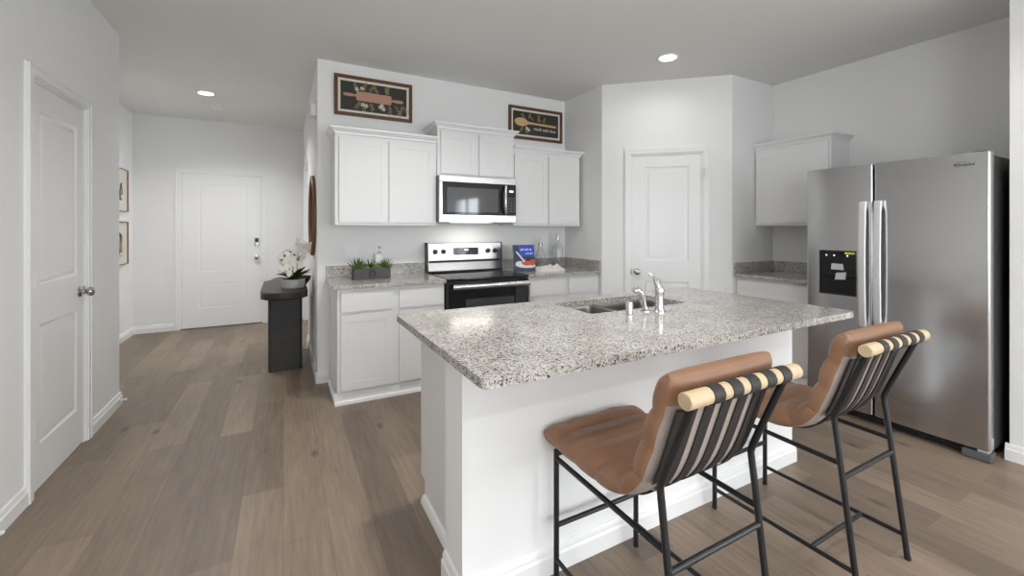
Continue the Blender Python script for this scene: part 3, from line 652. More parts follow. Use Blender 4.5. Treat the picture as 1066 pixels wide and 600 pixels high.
# ------------------------------------------------------------------ bar stools
def stool():
    cx = 1.107
    t = thing('bar_stool', '', 'bar stool', (cx, 1.04, 0))
    H = .202; r = .0105
    def leg(nm, pts): return obj(nm, MB().tube([(cx+p[0], p[1], p[2]) for p in pts], r, 14), 'bmetal', t)
    for s in (-1, 1):
        o = leg('leg', [(s*H, 1.325, 0.004), (s*H, 1.325, .504)])
        obj('glide', MB().lathe([(0, 0), (.011, 0), (.0115, .012), (0, .012)], (cx+s*H, 1.325, 0)), 'black', o)
        o = leg('leg', [(s*H, .748, .004), (s*H, .770, .19), (s*H, .800, .43), (s*H, .823, .610), (s*H, .8255, .630), (s*H, .820, .650), (s*H, .80, .702), (s*H, .722, .893)])
        obj('glide', MB().lathe([(0, 0), (.011, 0), (.0115, .012), (0, .012)], (cx+s*H, .748, 0)), 'black', o)
        obj('side_rail', MB().tube([(cx+s*H, 1.325, .474), (cx+s*H, .806, .466)], .0092, 12), 'bmetal', t)
        obj('side_rail', MB().tube([(cx+s*H, 1.325, .092), (cx+s*H, .759, .092)], .0085, 12), 'bmetal', t)
    obj('footrest', MB().tube([(cx-H, 1.325, .220), (cx+H, 1.325, .220)], .0095, 12), 'bmetal', t)
    obj('cross_bar', MB().tube([(cx-H, .799, .414), (cx+H, .799, .414)], .0095, 12), 'bmetal', t)
    obj('cross_bar', MB().tube([(cx-H, .905, .092), (cx+H, .905, .092)], .0085, 12), 'bmetal', t)
    obj('cross_bar', MB().tube([(cx-H, 1.325, .489), (cx+H, 1.325, .489)], .0085, 12), 'bmetal', t)
    dw = Vector((.713, .912))
    obj('dowel', MB().lathe([(0, 0), (.020, 0), (.022, .002), (.022, .482), (.020, .484), (0, .484)], (cx-.242, dw.x, dw.y), 24, (1, 0, 0)), 'ash', t)
    # cushion: one sling cushion for seat and back, channelled across its width
    key = [(1.384, .548), (1.33, .551), (1.25, .549), (1.10, .546), (1.02, .550), (.962, .568), (.918, .603), (.886, .652), (.858, .722), (.832, .800), (.808, .872), (.790, .925), (.779, .955)]
    kv = [Vector(k) for k in key]
    def cr(p0, p1, p2, p3, u): return .5*((2*p1)+(p2-p0)*u+(2*p0-5*p1+4*p2-p3)*u*u+(3*p1-p0-3*p2+p3)*u**3)
    path = []
    for i in range(len(kv)-1):
        for k in range(10):
            path.append(cr(kv[max(i-1, 0)], kv[i], kv[i+1], kv[min(i+2, len(kv)-1)], k/10))
    path.append(kv[-1]); N = len(path)
    ln = [0]
    for a, b in zip(path, path[1:]): ln.append(ln[-1]+(b-a).length)
    T = ln[-1]; nch = 8; th = .043; hw = .234
    def nrm(i):
        d = path[min(i+1, N-1)]-path[max(i-1, 0)]; d.normalize(); return Vector((d.y, -d.x)) if False else Vector((-d.y, d.x))
    # direction of travel goes towards -y then up: the sitting side is the right-hand normal
    def side(i):
        d = (path[min(i+1, N-1)]-path[max(i-1, 0)]).normalized(); return Vector((d.y, -d.x))
    SG = 1 if side(5).y > 0 else -1
    NP = 44
    def pt(i, k, scale=1.0):
        u = ln[i]/T; ch = abs(math.sin(math.pi*(u*nch+.10)))**.5
        a = 2*math.pi*k/NP; ca, sa = math.cos(a), math.sin(a)
        sx = math.copysign(abs(ca)**.42, ca); sy = math.copysign(abs(sa)**.62, sa)
        endf = (1-max(0, 1-ln[i]/.055)**2.3)**.5 * (1-max(0, 1-(T-ln[i])/.045)**2.3)**.5
        wr = .004*math.sin(9*sx+5*math.sin(31*u))*math.sin(math.pi*(u*nch+.1))*(1-abs(sx)**4)
        h = (th*(.66+.36*ch)+wr)*endf if sa > 0 else th*.86*endf
        n = side(i)*SG
        wx = (hw-.007*(1-ch))*(.94+.06*endf)*sx
        return (cx+wx, path[i].x+n.x*h*sy, path[i].y+n.y*h*sy)
    kl = [k for k in range(NP+1) if not (math.sin(2*math.pi*k/NP) < -.55)]
    kl = list(range(NP-3, NP))+list(range(0, NP//2+4))      # over the top and round both sides
    kb = list(range(NP//2+3, NP-2))                          # the back and underside
    cut = next(i for i in range(N) if ln[i] > T-.085); frt = next(i for i in range(N) if ln[i] > .07)
    cu = MB(); V = cu.grid([[pt(i, k % NP) for k in kl] for i in range(N)])
    cu.grid([[pt(i, k % NP) for k in kb] for i in range(cut, N)]); cu.grid([[pt(i, k % NP) for k in kb] for i in range(frt+1)])
    bmesh.ops.remove_doubles(cu.bm, verts=cu.bm.verts, dist=.0004)
    top_o = obj('cushion', cu, 'leather', t)
    li = MB(); li.grid([[pt(i, k % NP) for k in kb] for i in range(frt, cut+1)])
    lo = obj('cushion_lining', li, 'suede', t); lo['label'] = 'grey suede underside and back of the cushion'
    # straps
    sg = []
    for i in range(0, N, 4):
        if ln[i] < .05: continue
        p = path[i]-side(i)*SG*(th*.86+.0035); sg.append(p)
    up = [Vector(q) for q in sg if q.y < .865]
    R_ = .0237
    loop = [dw+Vector((R_*math.cos(R(a)), R_*math.sin(R(a)))) for a in (20, 50, 80, 110, 140, 170, 200, 230, 255)]
    tail = [Vector((.716, .872)), Vector((.735, .83)), Vector((.765, .755)), Vector((.805, .672))]
    full = [Vector((1.325, .4995))]+[q for q in up if q.x < 1.30]+loop
    for k in range(5):
        x = cx-.136+k*.0745; w = .0205
        b = MB(); rows = []
        for j, q in enumerate(full):
            d = (full[min(j+1, len(full)-1)]-full[max(j-1, 0)]).normalized(); n = Vector((d.y, -d.x))*.0013
            rows.append([(x-w, q.x-n.x, q.y-n.y), (x+w, q.x-n.x, q.y-n.y), (x+w, q.x+n.x, q.y+n.y), (x-w, q.x+n.x, q.y+n.y)])
        V = b.grid(rows, closed=True); b.bm.faces.new(V[0][::-1]); b.bm.faces.new(V[-1])
        obj('strap', b, 'strap', t)
    for s in (-1, 1):  # flat dark band added to make each upright look wider
        b = MB(); rows = []; fl = [q for q in up if q.x < .86]+[Vector((.741, .868))]
        for j, q in enumerate(fl):
            d = (fl[min(j+1, len(fl)-1)]-fl[max(j-1, 0)]).normalized(); n = Vector((d.y, -d.x))*.0013
            x0, x1 = cx+s*.186-.015, cx+s*.186+.015
            rows.append([(x0, q.x-n.x, q.y-n.y), (x1, q.x-n.x, q.y-n.y), (x1, q.x+n.x, q.y+n.y), (x0, q.x+n.x, q.y+n.y)])
        V = b.grid(rows, closed=True); b.bm.faces.new(V[0][::-1]); b.bm.faces.new(V[-1])
        obj('side_band', b, 'strap', t)
    return t
st = stool()
st2 = copy_tree(st); st2.location = (2.020, 1.04, 0)
tag(st, 'tan leather bar stool with black straps, nearer the camera and left of the other stool', 'bar stool', 'leather bar stools at the island')
tag(st2, 'tan leather bar stool with black straps standing closer to the refrigerator', 'bar stool', 'leather bar stools at the island')

# ------------------------------------------------------------------ hall furniture and decor
cs = thing('console_table', 'dark console table with rounded ends and slab legs along the hall wall', 'console table', (.01, 4.8, 0))
pill = arc(.01, 5.20, .19, 0, 180, 14)+arc(.01, 4.39, .19, 180, 360, 14)
obj('tabletop', MB().prism(pill, .712, .782, 'z', .018, 4), 'darkwood', cs)
for y0, y1 in ((4.54, 4.72), (5.02, 5.20)): obj('leg', MB().prism(rrect(-.126, .160, y0, y1, .03, 4), 0, .712, 'z'), 'charcoal', cs)
fp = thing('potted_orchid', 'white orchid in a low pale stoneware bowl on the dark console', 'orchid', (.085, 4.53, .782))
px, py, pz = .085, 4.53, .782
pot = obj('pot', MB().lathe([(0, 0), (.090, 0), (.096, .006), (.100, .078), (.098, .083), (.092, .083), (.090, .070), (0, .068)], (px, py, pz), 36), 'stone', fp)
obj('soil', MB().lathe([(0, .074), (.05, .073), (.0895, .071), (.0895, .069), (0, .0685)], (px, py, pz), 24), 'soil', fp)
def leaf(b, base, az, L, w, up, curl, n=9):
    d = Vector((math.cos(az), math.sin(az), 0)); s_ = Vector((-d.y, d.x, 0)); rows = []
    for k in range(n+1):
        u = k/n; c = Vector(base)+d*(L*u*math.cos(up*(1-.3*u)))+Vector((0, 0, L*(math.sin(up)*u-curl*u*u)))
        ww = w*math.sin(math.pi*min(1, .12+.88*u)**.8)*.5+.0008
        rows.append([c-s_*ww+Vector((0, 0, ww*.35)), c+Vector((0, 0, -.0015)), c+s_*ww+Vector((0, 0, ww*.35))])
    th_ = Vector((0, 0, .0016))
    b.grid(rows); b.grid([[p-th_ for p in r_][::-1] for r_ in rows])
for az, L, w, up, cu_ in ((200, .17, .045, .35, .25), (160, .15, .05, .75, .35), (20, .15, .05, .8, .3), (-20, .14, .055, 1.0, .2), (70, .14, .05, .9, .3), (-70, .11, .05, .9, .4), (240, .12, .05, .9, .35), (110, .16, .03, 1.1, .2), (-45, .19, .02, .75, .1), (185, .12, .045, 1.0, .3), (290, .10, .05, 1.15, .3), (5, .11, .055, 1.2, .2), (215, .15, .04, .95, .2), (330, .13, .05, 1.1, .3), (265, .13, .05, 1.0, .3), (45, .17, .045, 1.05, .2), (350, .16, .045, .9, .2), (170, .14, .04, 1.2, .2), (250, .15, .05, 1.25, .15), (300, .14, .055, 1.3, .15), (275, .10, .05, .8, .3), (340, .13, .05, 1.35, .1), (230, .12, .045, 1.3, .15)):
    b = MB(); leaf(b, (px+.03*math.cos(R(az)), py+.03*math.sin(R(az)), pz+.078), R(az), L, w, up, cu_); obj('leaf', b, 'leafd', fp)
def blossom(c, n, size, roll, lipc=True):
    n = Vector(n).normalized(); q = n.to_track_quat('Z', 'Y').to_matrix().to_4x4(); mt = Matrix.Translation(c) @ q @ Matrix.Rotation(roll, 4, 'Z')
    b = MB(mt)
    for k, (a, L, w) in enumerate(((90, 1, .62), (210, .95, .55), (330, .95, .55), (10, 1.05, 1.0), (170, 1.05, 1.0))):
        A = R(a); rows = []
        for j in range(7):
            u = j/6; ww = size*w*.5*math.sin(math.pi*min(1, .1+.9*u)**.85)+.0004
            cx_, cy_ = size*L*u*math.cos(A), size*L*u*math.sin(A); z = size*(.18*u-.28*u*u)+(.001*k)
            rows.append([(cx_-ww*-math.sin(A)*-1, cy_-ww*math.cos(A), z-.1*ww), (cx_, cy_, z+.12*ww), (cx_+ww*-math.sin(A), cy_+ww*math.cos(A), z-.1*ww)])
        b.grid(rows); b.grid([[(p[0], p[1], p[2]-.001) for p in r_][::-1] for r_ in rows])
    o = obj('blossom', b, 'petal', fp)
    lb = MB(mt); lb.ball((0, -.12*size, .10*size), .24*size, .9, 1.1, .6, seg=10); obj('lip', lb, 'lip' if lipc else 'petal', o)
stems = [[(px-.01, py, pz+.075), (px-.005, py-.01, pz+.17), (px+.0, py-.02, pz+.26), (px-.02, py-.04, pz+.32), (px-.06, py-.06, pz+.34), (px-.09, py-.08, pz+.315)],
         [(px+.02, py, pz+.075), (px+.03, py, pz+.20), (px+.035, py-.01, pz+.31), (px+.05, py-.03, pz+.385), (px+.085, py-.05, pz+.415), (px+.12, py-.06, pz+.40)],
         [(px-.02, py-.01, pz+.075), (px-.03, py-.03, pz+.14), (px-.05, py-.05, pz+.19), (px-.075, py-.07, pz+.20)]]
for s_ in stems: obj('stem', MB().tube(s_, .0032, 8), 'leafg', fp)
cv = Vector((-.05, -1, .05))
for (dx, dy, dz_, sz, ro, lc) in ((-.075, -.085, .315, .052, .2, 1), (-.030, -.07, .345, .05, .9, 1), (-.10, -.09, .27, .045, 2.2, 1), (.0, -.05, .315, .048, 1.4, 1), (.05, -.06, .36, .055, .4, 0), (.10, -.07, .41, .058, 2.6, 0), (.125, -.08, .355, .055, .1, 0), (.045, -.06, .425, .055, 1.9, 0), (.085, -.075, .30, .05, 1.1, 0), (-.075, -.10, .195, .055, .3, 0), (-.035, -.10, .165, .052, 1.7, 0), (-.02, -.09, .215, .05, .8, 0), (.01, -.05, .265, .045, 2.8, 0), (.145, -.06, .40, .045, .7, 0)):
    blossom(Vector((px+dx, py+dy, pz+dz_)), cv+Vector((random.uniform(-.5, .4), random.uniform(-.1, .3), random.uniform(-.2, .4))), sz, ro, lc)
for dx, dz_ in ((.05, .285), (.035, .27), (-.01, .235)): obj('bud', MB().ball((px+dx, py-.05, pz+dz_), .014, 1, .8, 1.3, seg=10), 'bud', fp)
tag(obj('decor_bowl', MB().lathe([(0, 0), (.05, 0), (.055, .008), (.085, .045), (.098, .085), (.094, .087), (.080, .048), (.045, .016), (0, .014)], (.15, 4.72, .782), 30), 'darkwood'), 'dark wooden bowl on the console right behind the orchid pot', 'bowl')

mr = thing('wall_mirror', 'round walnut-rimmed mirror hung on the hall wall above the console', 'mirror', (XH, 4.52, 1.082))
obj('rim', MB().lathe([(.335, 0), (.335, .020), (.345, .030), (.375, .032), (.386, .024), (.386, 0)], (XH-.0005, 4.52, 1.468), 56, (-1, 0, 0)), 'mirrorwood', mr)
obj('glass', MB().lathe([(0, .006), (.336, .006), (.336, 0), (0, 0)], (XH-.0005, 4.52, 1.468), 56, (-1, 0, 0)), 'mirror', mr)
dch = MB().box(XH-.048, XH-.0005, 4.14, 4.30, 2.345, 2.455, .006)
tag(obj('door_chime', dch, 'white'), 'small white chime box high on the hall wall', 'door chime')

# kitchen prints
def picture(name, mtx, W, Hh, label, fw, mw_, fm_, group):
    t = thing(name, label, 'picture', mtx @ Vector((W/2, 0, 0)), group)
    b = MB(mtx); d = .024
    for ins, yy in ((0, d), (fw*.35, d+.004)):
        w0 = fw-ins
        b.box(ins, W-ins, -yy, -.0005, ins, ins+w0*.6 if ins else fw, .002); b.box(ins, W-ins, -yy, -.0005, Hh-(ins+w0*.6 if ins else fw), Hh-ins, .002)
        b.box(ins, ins+w0*.6 if ins else fw, -yy, -.0005, fw, Hh-fw, .002); b.box(W-(ins+w0*.6 if ins else fw), W-ins, -yy, -.0005, fw, Hh-fw, .002)
    obj('frame', b, fm_, t)
    obj('mat_board', MB(mtx).box(fw-.002, W-fw+.002, -.012, -.002, fw-.002, Hh-fw+.002), 'mat', t)
    pr = obj('print', MB(mtx).box(fw+mw_, W-fw-mw_, -.0135, -.0118, fw+mw_, Hh-fw-mw_), 'artdark' if name == 'framed_print' else 'paper', t)
    return t, pr
def sprig(b, x, z, ang, L, n=6, lw=.016, y=-.0145):
    ca, sa = math.cos(ang), math.sin(ang)
    b.tube([(x, y, z), (x+ca*L, y, z+sa*L)], .0012, 5)
    for k in range(n):
        u = (k+.7)/n; s_ = 1 if k % 2 else -1; a = ang+s_*.75; cx_, cz_ = x+ca*L*u, z+sa*L*u
        p = [(cx_, cz_), (cx_+math.cos(a+.35)*lw*.6, cz_+math.sin(a+.35)*lw*.6), (cx_+math.cos(a)*lw*1.3, cz_+math.sin(a)*lw*1.3), (cx_+math.cos(a-.35)*lw*.6, cz_+math.sin(a-.35)*lw*.6)]
        b.prism(p, y-.0004, y+.0008, 'y')
G1 = 'framed kitchen prints over the wall cabinets'
m1 = frame((.392, YK), ang=0, z=2.352)
t1, p1 = picture('framed_print', m1, .690, .360, 'brown-framed dark print of a rolling pin, above the left wall cabinet', .030, .022, 'brownframe', G1)
rp = MB(m1); Y0 = -.0146
tl = m1 @ Matrix.Translation((.340, 0, .185)) @ Matrix.Rotation(R(1.0), 4, 'Y')
rp.m = tl
rp.prism(rrect(-.155, .155, -.042, .042, .012, 3), Y0-.001, Y0+.001, 'y')
for s_ in (-1, 1): rp.prism([(s_*.153, -.012), (s_*.175, -.008), (s_*.20, -.014), (s_*.255, -.013), (s_*.268, 0), (s_*.255, .013), (s_*.20, .014), (s_*.175, .008), (s_*.153, .012)], Y0-.001, Y0+.001, 'y')
obj('rolling_pin_art', rp, 'pin', p1)
sb = MB(m1)
for x, z, a, L in ((.20, .225, 2.0, .07), (.25, .228, 1.4, .085), (.29, .228, .9, .08), (.38, .226, 2.2, .07), (.44, .226, 1.2, .08), (.47, .224, 1.9, .07), (.22, .14, -2.1, .07), (.26, .14, -1.7, .08), (.31, .14, -1.3, .07), (.48, .14, -1.5, .085), (.53, .15, -1.1, .11), (.60, .13, -2.0, .08), (.58, .15, -.6, .09)): sb = MB(m1); sprig(sb, x, z, a, L, 7, .02); obj('sprig_art', sb, 'sprig', p1)

fb = MB(m1)
for x, z in ((.19, .245), (.235, .258), (.395, .11), (.425, .095), (.41, .125), (.27, .105), (.24, .112)):
    for k in range(5): a = k*1.257; fb.prism([(x, z), (x+.016*math.cos(a-.4), z+.016*math.sin(a-.4)), (x+.020*math.cos(a), z+.020*math.sin(a)), (x+.016*math.cos(a+.4), z+.016*math.sin(a+.4))], -.0156, -.0146, 'y')
obj('flower_art', fb, 'sprigw', p1)
m2_ = frame((2.128, YK), ang=0, z=2.322)
t2, p2 = picture('framed_print', m2_, .692, .356, 'brown-framed dark print of a wooden spoon, above the right wall cabinet', .030, .022, 'brownframe', G1)
sp_ = MB(m2_ @ Matrix.Translation((.24, 0, .185)) @ Matrix.Rotation(R(1.5), 4, 'Y'))
ell = [(-.085+.085*math.cos(R(a)), .046*math.sin(R(a))) for a in range(25, 336, 14)]
sp_.prism([(.005, .014), (.07, .010), (.37, .012), (.37, -.012), (.07, -.010), (.005, -.014)]+[(x, z) for x, z in ell[::-1]], -.0156, -.0146, 'y')
obj('wooden_spoon_art', sp_, 'spoon', p2)
sb = MB(m2_)
for x, z, a, L in ((.20, .225, 2.2, .06), (.25, .225, 1.3, .07), (.31, .21, 2.3, .07), (.36, .205, 1.2, .09), (.40, .205, 2.0, .08), (.44, .2, 1.3, .06), (.18, .14, -2.2, .06), (.21, .12, -1.2, .05)): sb = MB(m2_); sprig(sb, x, z, a, L, 6, .018); obj('sprig_art', sb, 'sprig', p2)

fb = MB(m2_)
for x, z in ((.225, .125), (.25, .108)):
    for k in range(5): a = k*1.257; fb.prism([(x, z), (x+.016*math.cos(a-.4), z+.016*math.sin(a-.4)), (x+.020*math.cos(a), z+.020*math.sin(a)), (x+.016*math.cos(a+.4), z+.016*math.sin(a+.4))], -.0156, -.0146, 'y')
fb.bm.from_mesh(bpy.data.meshes.new('e')) if False else None
obj('flower_art', fb, 'sprigw', p2)
tx = text_mesh('made with love', .047, m2_ @ Matrix.Translation((.455, -.0142, .125)) @ Matrix.Rotation(R(1.5), 4, 'Y'), .0006, .35)
obj('lettering', tx, 'sprigw', p2)
# hall pair
G2 = 'framed prints on the hall wall'
for z0, h, lab, k in ((1.546, .510, 'slim-framed cream print with a dark sketch, upper of the hall pair', 0), (.914, .516, 'slim-framed cream print with an ochre leafy sketch, lower of the hall pair', 1)):
    mh = frame((XHL, 6.335), ang=R(90), z=z0)
    t, pr = picture('framed_sketch', mh, .445, h, lab, .012, .0, 'thinframe', G2)
    b = MB(mh)
    for j in range(9):
        x, z = .19+random.uniform(-.05, .06), h*.52+random.uniform(-.09, .10); s_ = random.uniform(.02, .045)
        b.prism([(x+s_*math.cos(a)*random.uniform(.6, 1), z+1.6*s_*math.sin(a)*random.uniform(.6, 1)) for a in [q*.7 for q in range(9)]], -.0148-.0001*j, -.0138, 'y')
    if k == 0: b.box(.19, .24, -.0148, -.0138, .13, .165)
    else: b.box(.15, .26, -.0148, -.0138, .105, .112)
    obj('ink_sketch', b, 'artink', pr)
    b = MB(mh)
    for j in range(7 if k else 2):
        x, z = .21+random.uniform(-.05, .05), h*.47+random.uniform(-.07, .06)
        b.prism([(x+.03*math.cos(a)*random.uniform(.6, 1), z+.05*math.sin(a)*random.uniform(.6, 1)) for a in [q*.7 for q in range(9)]], -.0162-.0001*j, -.0148, 'y')
    obj('foliage_sketch', b, 'artolive', pr)

# wall plates
def plate(mtx, w, h, label, kind, cat, slots):
    t = thing(kind, label, cat, mtx.translation)
    obj('cover_plate', MB(mtx).box(-w/2, w/2, -.006, -.0003, 0, h, .002), 'white', t)
    for s_ in slots: obj(s_[0], MB(mtx).box(s_[1]-s_[3]/2, s_[1]+s_[3]/2, -.0095, -.0055, s_[2]-s_[4]/2, s_[2]+s_[4]/2, .001), s_[5], t)
plate(frame((.535, YK), ang=0, z=1.078), .118, .118, 'white two-gang switch plate on kitchen wall behind the planter', 'switch_plate', 'switch', [('rocker', -.023, .059, .033, .067, 'white'), ('rocker', .023, .059, .033, .067, 'white')])
plate(frame((.780, YK), ang=0, z=1.085), .075, .118, 'white outlet plate on kitchen wall right of the switch plate', 'outlet_plate', 'outlet', [('socket', 0, .083, .030, .026, 'lgrey'), ('socket', 0, .038, .030, .026, 'lgrey')])
tag(obj('plug_in_freshener', MB(frame((.765, YK), ang=0)).box(-.032, .032, -.060, -.0098, 1.030, 1.118, .010), 'white'), 'white plug-in device in the lower socket behind the planter', 'plug-in')
plate(frame((-.074, YF), ang=0, z=1.305), .20, .118, 'wide white switch plate just right of the front door', 'switch_plate', 'switch', [('rocker', -.066+.044*k, .059, .030, .067, 'white') for k in range(4)])
plate(frame((.185, YF), ang=0, z=1.305), .075, .118, 'narrow white switch plate at the hall corner right of the wide one', 'switch_plate', 'switch', [('rocker', 0, .059, .033, .067, 'white')])

# planter
pl = thing('succulent_planter', 'grey wooden box of mixed succulents on the left granite counter', 'planter', (.66, 3.78, .914))
b = MB()
b.box(.514, .816, 3.715, 3.727, .9142, 1.005, .002); b.box(.514, .816, 3.823, 3.835, .9142, 1.005, .002)
b.box(.514, .526, 3.727, 3.823, .9142, 1.005, .002); b.box(.804, .816, 3.727, 3.823, .9142, 1.005, .002); b.box(.526, .804, 3.727, 3.823, .9142, .926)
obj('box', b, 'planter', pl)
wr_ = MB()
for s_ in (-1, 1): wr_.tube([(.665, 3.712, .995), (.665+s_*.02, 3.709, .975), (.665+s_*.026, 3.708, .95), (.665+s_*.012, 3.709, .935)], .006, 8)
wr_.box(.64, .69, 3.7095, 3.7149, .975, 1.0, .002)
obj('wire_tie', wr_, 'artink', pl)
obj('soil', MB().box(.5265, .8035, 3.7275, 3.8225, .9265, .990), 'soil', pl)
def rosette(c, r, mt, n=16, up=.9, thick=.25):
    b = MB()
    for k in range(n):
        a = k*2.4; u = k/n; L = r*(1-.55*u); el = .25+up*u
        rot = Matrix.Rotation(a, 4, 'Z') @ Matrix.Rotation(-el, 4, 'Y')
        b.ball(Vector(c)+Vector((math.cos(a)*L*.5*math.cos(el), math.sin(a)*L*.5*math.cos(el), .5*L*math.sin(el)+.004)), L*.55, 1, .36, thick*.6, rot, 8)
    obj('succulent', b, mt, pl)
def spiky(c, r, mt, n=16):
    b = MB()
    for k in range(n):
        a = k*2.4; el = .5+1.0*k/n; d = Vector((math.cos(a)*math.cos(el), math.sin(a)*math.cos(el), math.sin(el)))
        p = Vector(c); b.tube([p, p+d*r*.5+Vector((0, 0, .004)), p+d*r], [.0065, .005, .0008], 6)
    obj('succulent', b, mt, pl)
spiky((.552, 3.775, .985), .115, 'leafd', 20); spiky((.565, 3.745, .985), .085, 'leafg', 16); rosette((.615, 3.75, .99), .050, 'leafl'); rosette((.60, 3.80, .995), .05, 'leafg')
rosette((.655, 3.79, 1.02), .045, 'bluegreen'); rosette((.665, 3.745, .99), .042, 'leafg'); rosette((.715, 3.755, .992), .05, 'leafl'); rosette((.70, 3.80, 1.005), .05, 'leafl'); rosette((.755, 3.75, .988), .04, 'leafg')
rosette((.760, 3.795, 1.01), .045, 'bluegreen'); spiky((.788, 3.765, .985), .105, 'leafg', 15); spiky((.772, 3.80, .985), .085, 'leafd', 12); spiky((.655, 3.80, .985), .10, 'leafd', 10)

# cookbook, bottles, towel
cbk = thing('cookbook', 'navy cookbook with food on its cover propped beside the range', 'cookbook', (2.13, 3.75, .914))
mB = Matrix.Translation((2.012, 3.665, .9205)) @ Matrix.Rotation(R(-6), 4, 'Z') @ Matrix.Rotation(R(-9), 4, 'X')
obj('cover', MB(mB).box(0, .225, 0, .003, 0, .262, .001).box(0, .225, .031, .034, 0, .262, .001).box(0, .004, .003, .031, 0, .262), 'navy', cbk)
obj('pages', MB(mB).box(.0045, .220, .0035, .0305, .003, .258), 'paper', cbk)
ar = MB(mB); ar.prism([(.06, .148), (.224, .148), (.224, .255), (.05, .255)], -.0012, .0005, 'y'); obj('blue_panel', ar, 'blue', cbk)
ar = MB(mB); ar.prism([(.0, .04), (.224, .02), (.224, .135), (.11, .125), (.0, .10)], -.0009, .0005, 'y'); obj('table_photo', ar, 'teal', cbk)
ar = MB(mB); ar.prism([(.010, .060), (.05, .040), (.12, .030), (.19, .030), (.224, .040), (.224, .065), (.16, .085), (.10, .095), (.04, .098), (.014, .085)], -.0020, .0003, 'y'); obj('plate_photo', ar, 'offwhite', cbk)
ar = MB(mB); ar.prism([(.070, .082), (.095, .062), (.13, .052), (.165, .058), (.195, .050), (.224, .062), (.224, .115), (.205, .128), (.185, .112), (.165, .125), (.140, .108), (.115, .112), (.095, .098)], -.0028, .0003, 'y'); obj('food_photo', ar, 'red', cbk)
ar = MB(mB); ar.prism([(.12, .105), (.15, .098), (.19, .112), (.224, .108), (.224, .132), (.19, .135), (.15, .130)], -.0031, .0003, 'y'); obj('garnish_photo', ar, 'artdark', cbk)
ar = MB(mB)
for k, w in enumerate((.024, .012, .02, .012, .022)): ar.box(.070+.026*k, .070+.026*k+w*.8, -.0020, 0, .205, .205+.016+.006*(k % 2))
ar.prism([(.02, .19), (.03, .20), (.115, .10), (.105, .085)], -.0032, .0003, 'y')
ar.box(.125, .205, -.0018, 0, .170, .178)
obj('title_marks', ar, 'offwhite', cbk)
def bottle(c, prof, label, neck, top):
    t = thing('glass_bottle', label, 'bottle', c, 'clear glass bottles on the right counter')
    inner = [(max(r-.003, 0), h+(.004 if i == 0 else 0)) for i, (r, h) in enumerate(prof)]
    b = MB().lathe([(0, 0)]+prof+[(max(prof[-1][0]-.0028, .001), prof[-1][1])]+inner[::-1][1:]+[(0, .004)], c, 32); obj('bottle_glass', b, 'glass', t)
    z = c[2]+prof[-1][1]
    obj('stopper', MB().lathe([(neck*.7, -.02), (neck*.7, 0), (neck*1.15, .001), (neck*1.15, .016), (neck*.8, .022), (0, .023)], (c[0], c[1], z), 20), 'white', t)
    ck = MB().tube([(c[0]-neck*1.5, c[1], z-.03), (c[0]-neck*1.6, c[1], z+.012), (c[0], c[1], z+.026), (c[0]+neck*1.6, c[1], z+.012), (c[0]+neck*1.5, c[1], z-.03)], .0022, 6)
    ck.lathe([(neck*1.02, -.045), (neck*1.25, -.044), (neck*1.25, -.018), (neck*1.02, -.017)], (c[0], c[1], z), 20)
    obj('clasp', ck, 'nickel', t)
bottle((2.455, 3.90, .9142), [(.078, 0), (.084, .006), (.083, .03), (.070, .09), (.045, .16), (.026, .205), (.019, .23), (.0185, .275), (.021, .277), (.021, .285)], 'shorter conical glass bottle with clasp stopper, beside the cookbook', .019, 1)
bottle((2.680, 3.90, .9142), [(.058, 0), (.062, .006), (.062, .19), (.056, .225), (.034, .262), (.021, .285), (.019, .30), (.0185, .34), (.021, .342), (.021, .352)], 'taller straight-sided glass bottle with clasp stopper, nearer the pantry wall', .019, 1)
tw = MB(); rows = []
rng = random.Random(3)
for i in range(25):
    u = i/24; row = []
    for j in range(17):
        v = j/16; x = 2.235+.315*u; y = 3.545+.20*v
        e = (1-abs(2*u-1)**4)*(1-abs(2*v-1)**3)
        hgt = (.022+.024*u+.020*max(0, math.sin(5.5*u+1.5*v))+.012*math.sin(9*u+4*v)+.010*math.sin(17*v-6*u)+.008*math.sin(31*u+11*v))*max(e, 0)**.55
        row.append((x+.012*math.sin(7*v)*u, y+.015*math.sin(8*u), .9150+max(hgt, 0)))
    rows.append(row)
V = tw.grid(rows)
V2 = tw.grid([[(p[0], p[1], .9143) for p in r_] for r_ in rows])
for a, b_ in ((V[0], V2[0]), (V[-1], V2[-1]), ([r_[0] for r_ in V], [r_[0] for r_ in V2]), ([r_[-1] for r_ in V], [r_[-1] for r_ in V2])):
    for k in range(len(a)-1): tw.bm.faces.new((a[k], a[k+1], b_[k+1], b_[k]))
tag(obj('kitchen_towel', tw, 'linen'), 'crumpled off-white towel on the granite in front of the bottles', 'towel')

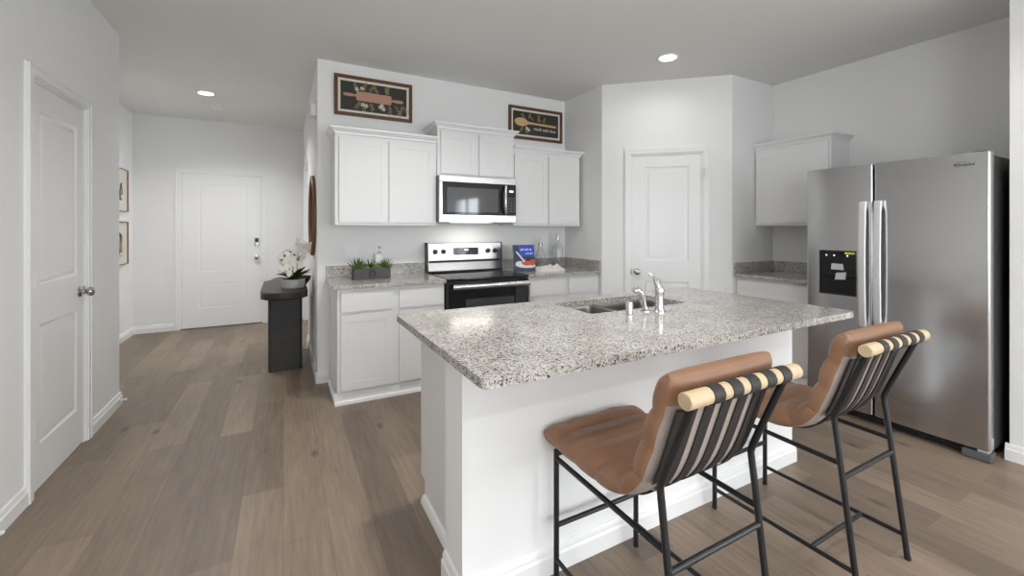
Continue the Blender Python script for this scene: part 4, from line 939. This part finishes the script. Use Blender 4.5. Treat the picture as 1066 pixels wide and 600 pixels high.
# ceiling fittings
def can_light(x, y, label, power, spread=140):
    t = thing('recessed_light', label, 'ceiling light', (x, y, CEIL), 'round recessed ceiling lights')
    obj('trim_ring', MB().lathe([(.068, 0), (.068, -.004), (.074, -.008), (.092, -.005), (.095, 0)], (x, y, CEIL), 36), 'white', t)
    obj('diffuser', MB().lathe([(0, -.004), (.0675, -.004), (.0675, -.001), (0, -.001)], (x, y, CEIL), 36), 'lamp', t)
    ld = bpy.data.lights.new('bulb', 'AREA'); ld.shape = 'DISK'; ld.size = .13; ld.energy = power; ld.color = (1, .985, .96); ld.spread = R(spread)
    o = bpy.data.objects.new('bulb', ld); C.objects.link(o); o.parent = t; o.location = (0, 0, -.012)
can_light(-.74, 5.62, 'lit recessed ceiling light in the hall beside the smoke detector', 18)
can_light(2.91, 2.57, 'lit recessed ceiling light over the kitchen near the pantry door', 2.2, 165)
for x, y, pw, lab in ((.85, 2.3, 17, 'added unseen recessed fill light over the island sink side nearest the range'), (.95, .25, 7, 'added unseen recessed fill light above the nearer bar stool'), (2.9, .25, 7, 'added unseen recessed fill light in front of the refrigerator'),
                      (.3, -1.6, 16, 'added unseen recessed fill light in the living side, nearest the closet wall'), (2.6, -1.6, 16, 'added unseen recessed fill light in the living side, nearest the patio slider'), (.3, -3.3, 16, 'added unseen recessed fill light by the west back window'), (2.6, -3.3, 16, 'added unseen recessed fill light by the east back window')):
    can_light(x, y, lab, pw)  # unseen ceiling cans, added as fill for floor, walls and base cabinets
sd = thing('smoke_detector', 'white round smoke detector on the hall ceiling', 'smoke detector', (-.70, 6.10, CEIL))
obj('base', MB().lathe([(0, 0), (.070, 0), (.070, -.012), (.064, -.014), (0, -.014)], (-.70, 6.10, CEIL), 32), 'white', sd)
obj('cover', MB().lathe([(0, -.014), (.060, -.0142), (.058, -.030), (.045, -.040), (0, -.042)], (-.70, 6.10, CEIL), 32), 'white', sd)

# door stops on the left baseboard
for y, z, lab in ((2.60, .052, 'white spring door stop low on the left wall before the closet door'), (4.20, .052, 'white spring door stop at the left wall corner by the hall')):
    t = thing('door_stop', lab, 'door stop', (XL+.016, y, z))
    pts = [(XL+.016+.030*k/40, y+.006*math.cos(k*1.1), z+.006*math.sin(k*1.1)) for k in range(41)]
    obj('spring', MB().tube(pts, .0016, 6), 'white', t)
    obj('tip', MB().lathe([(0, .029), (.008, .029), (.009, .039), (.006, .044), (0, .045)], (XL+.016, y, z), 16, (1, 0, 0)), 'white', t)
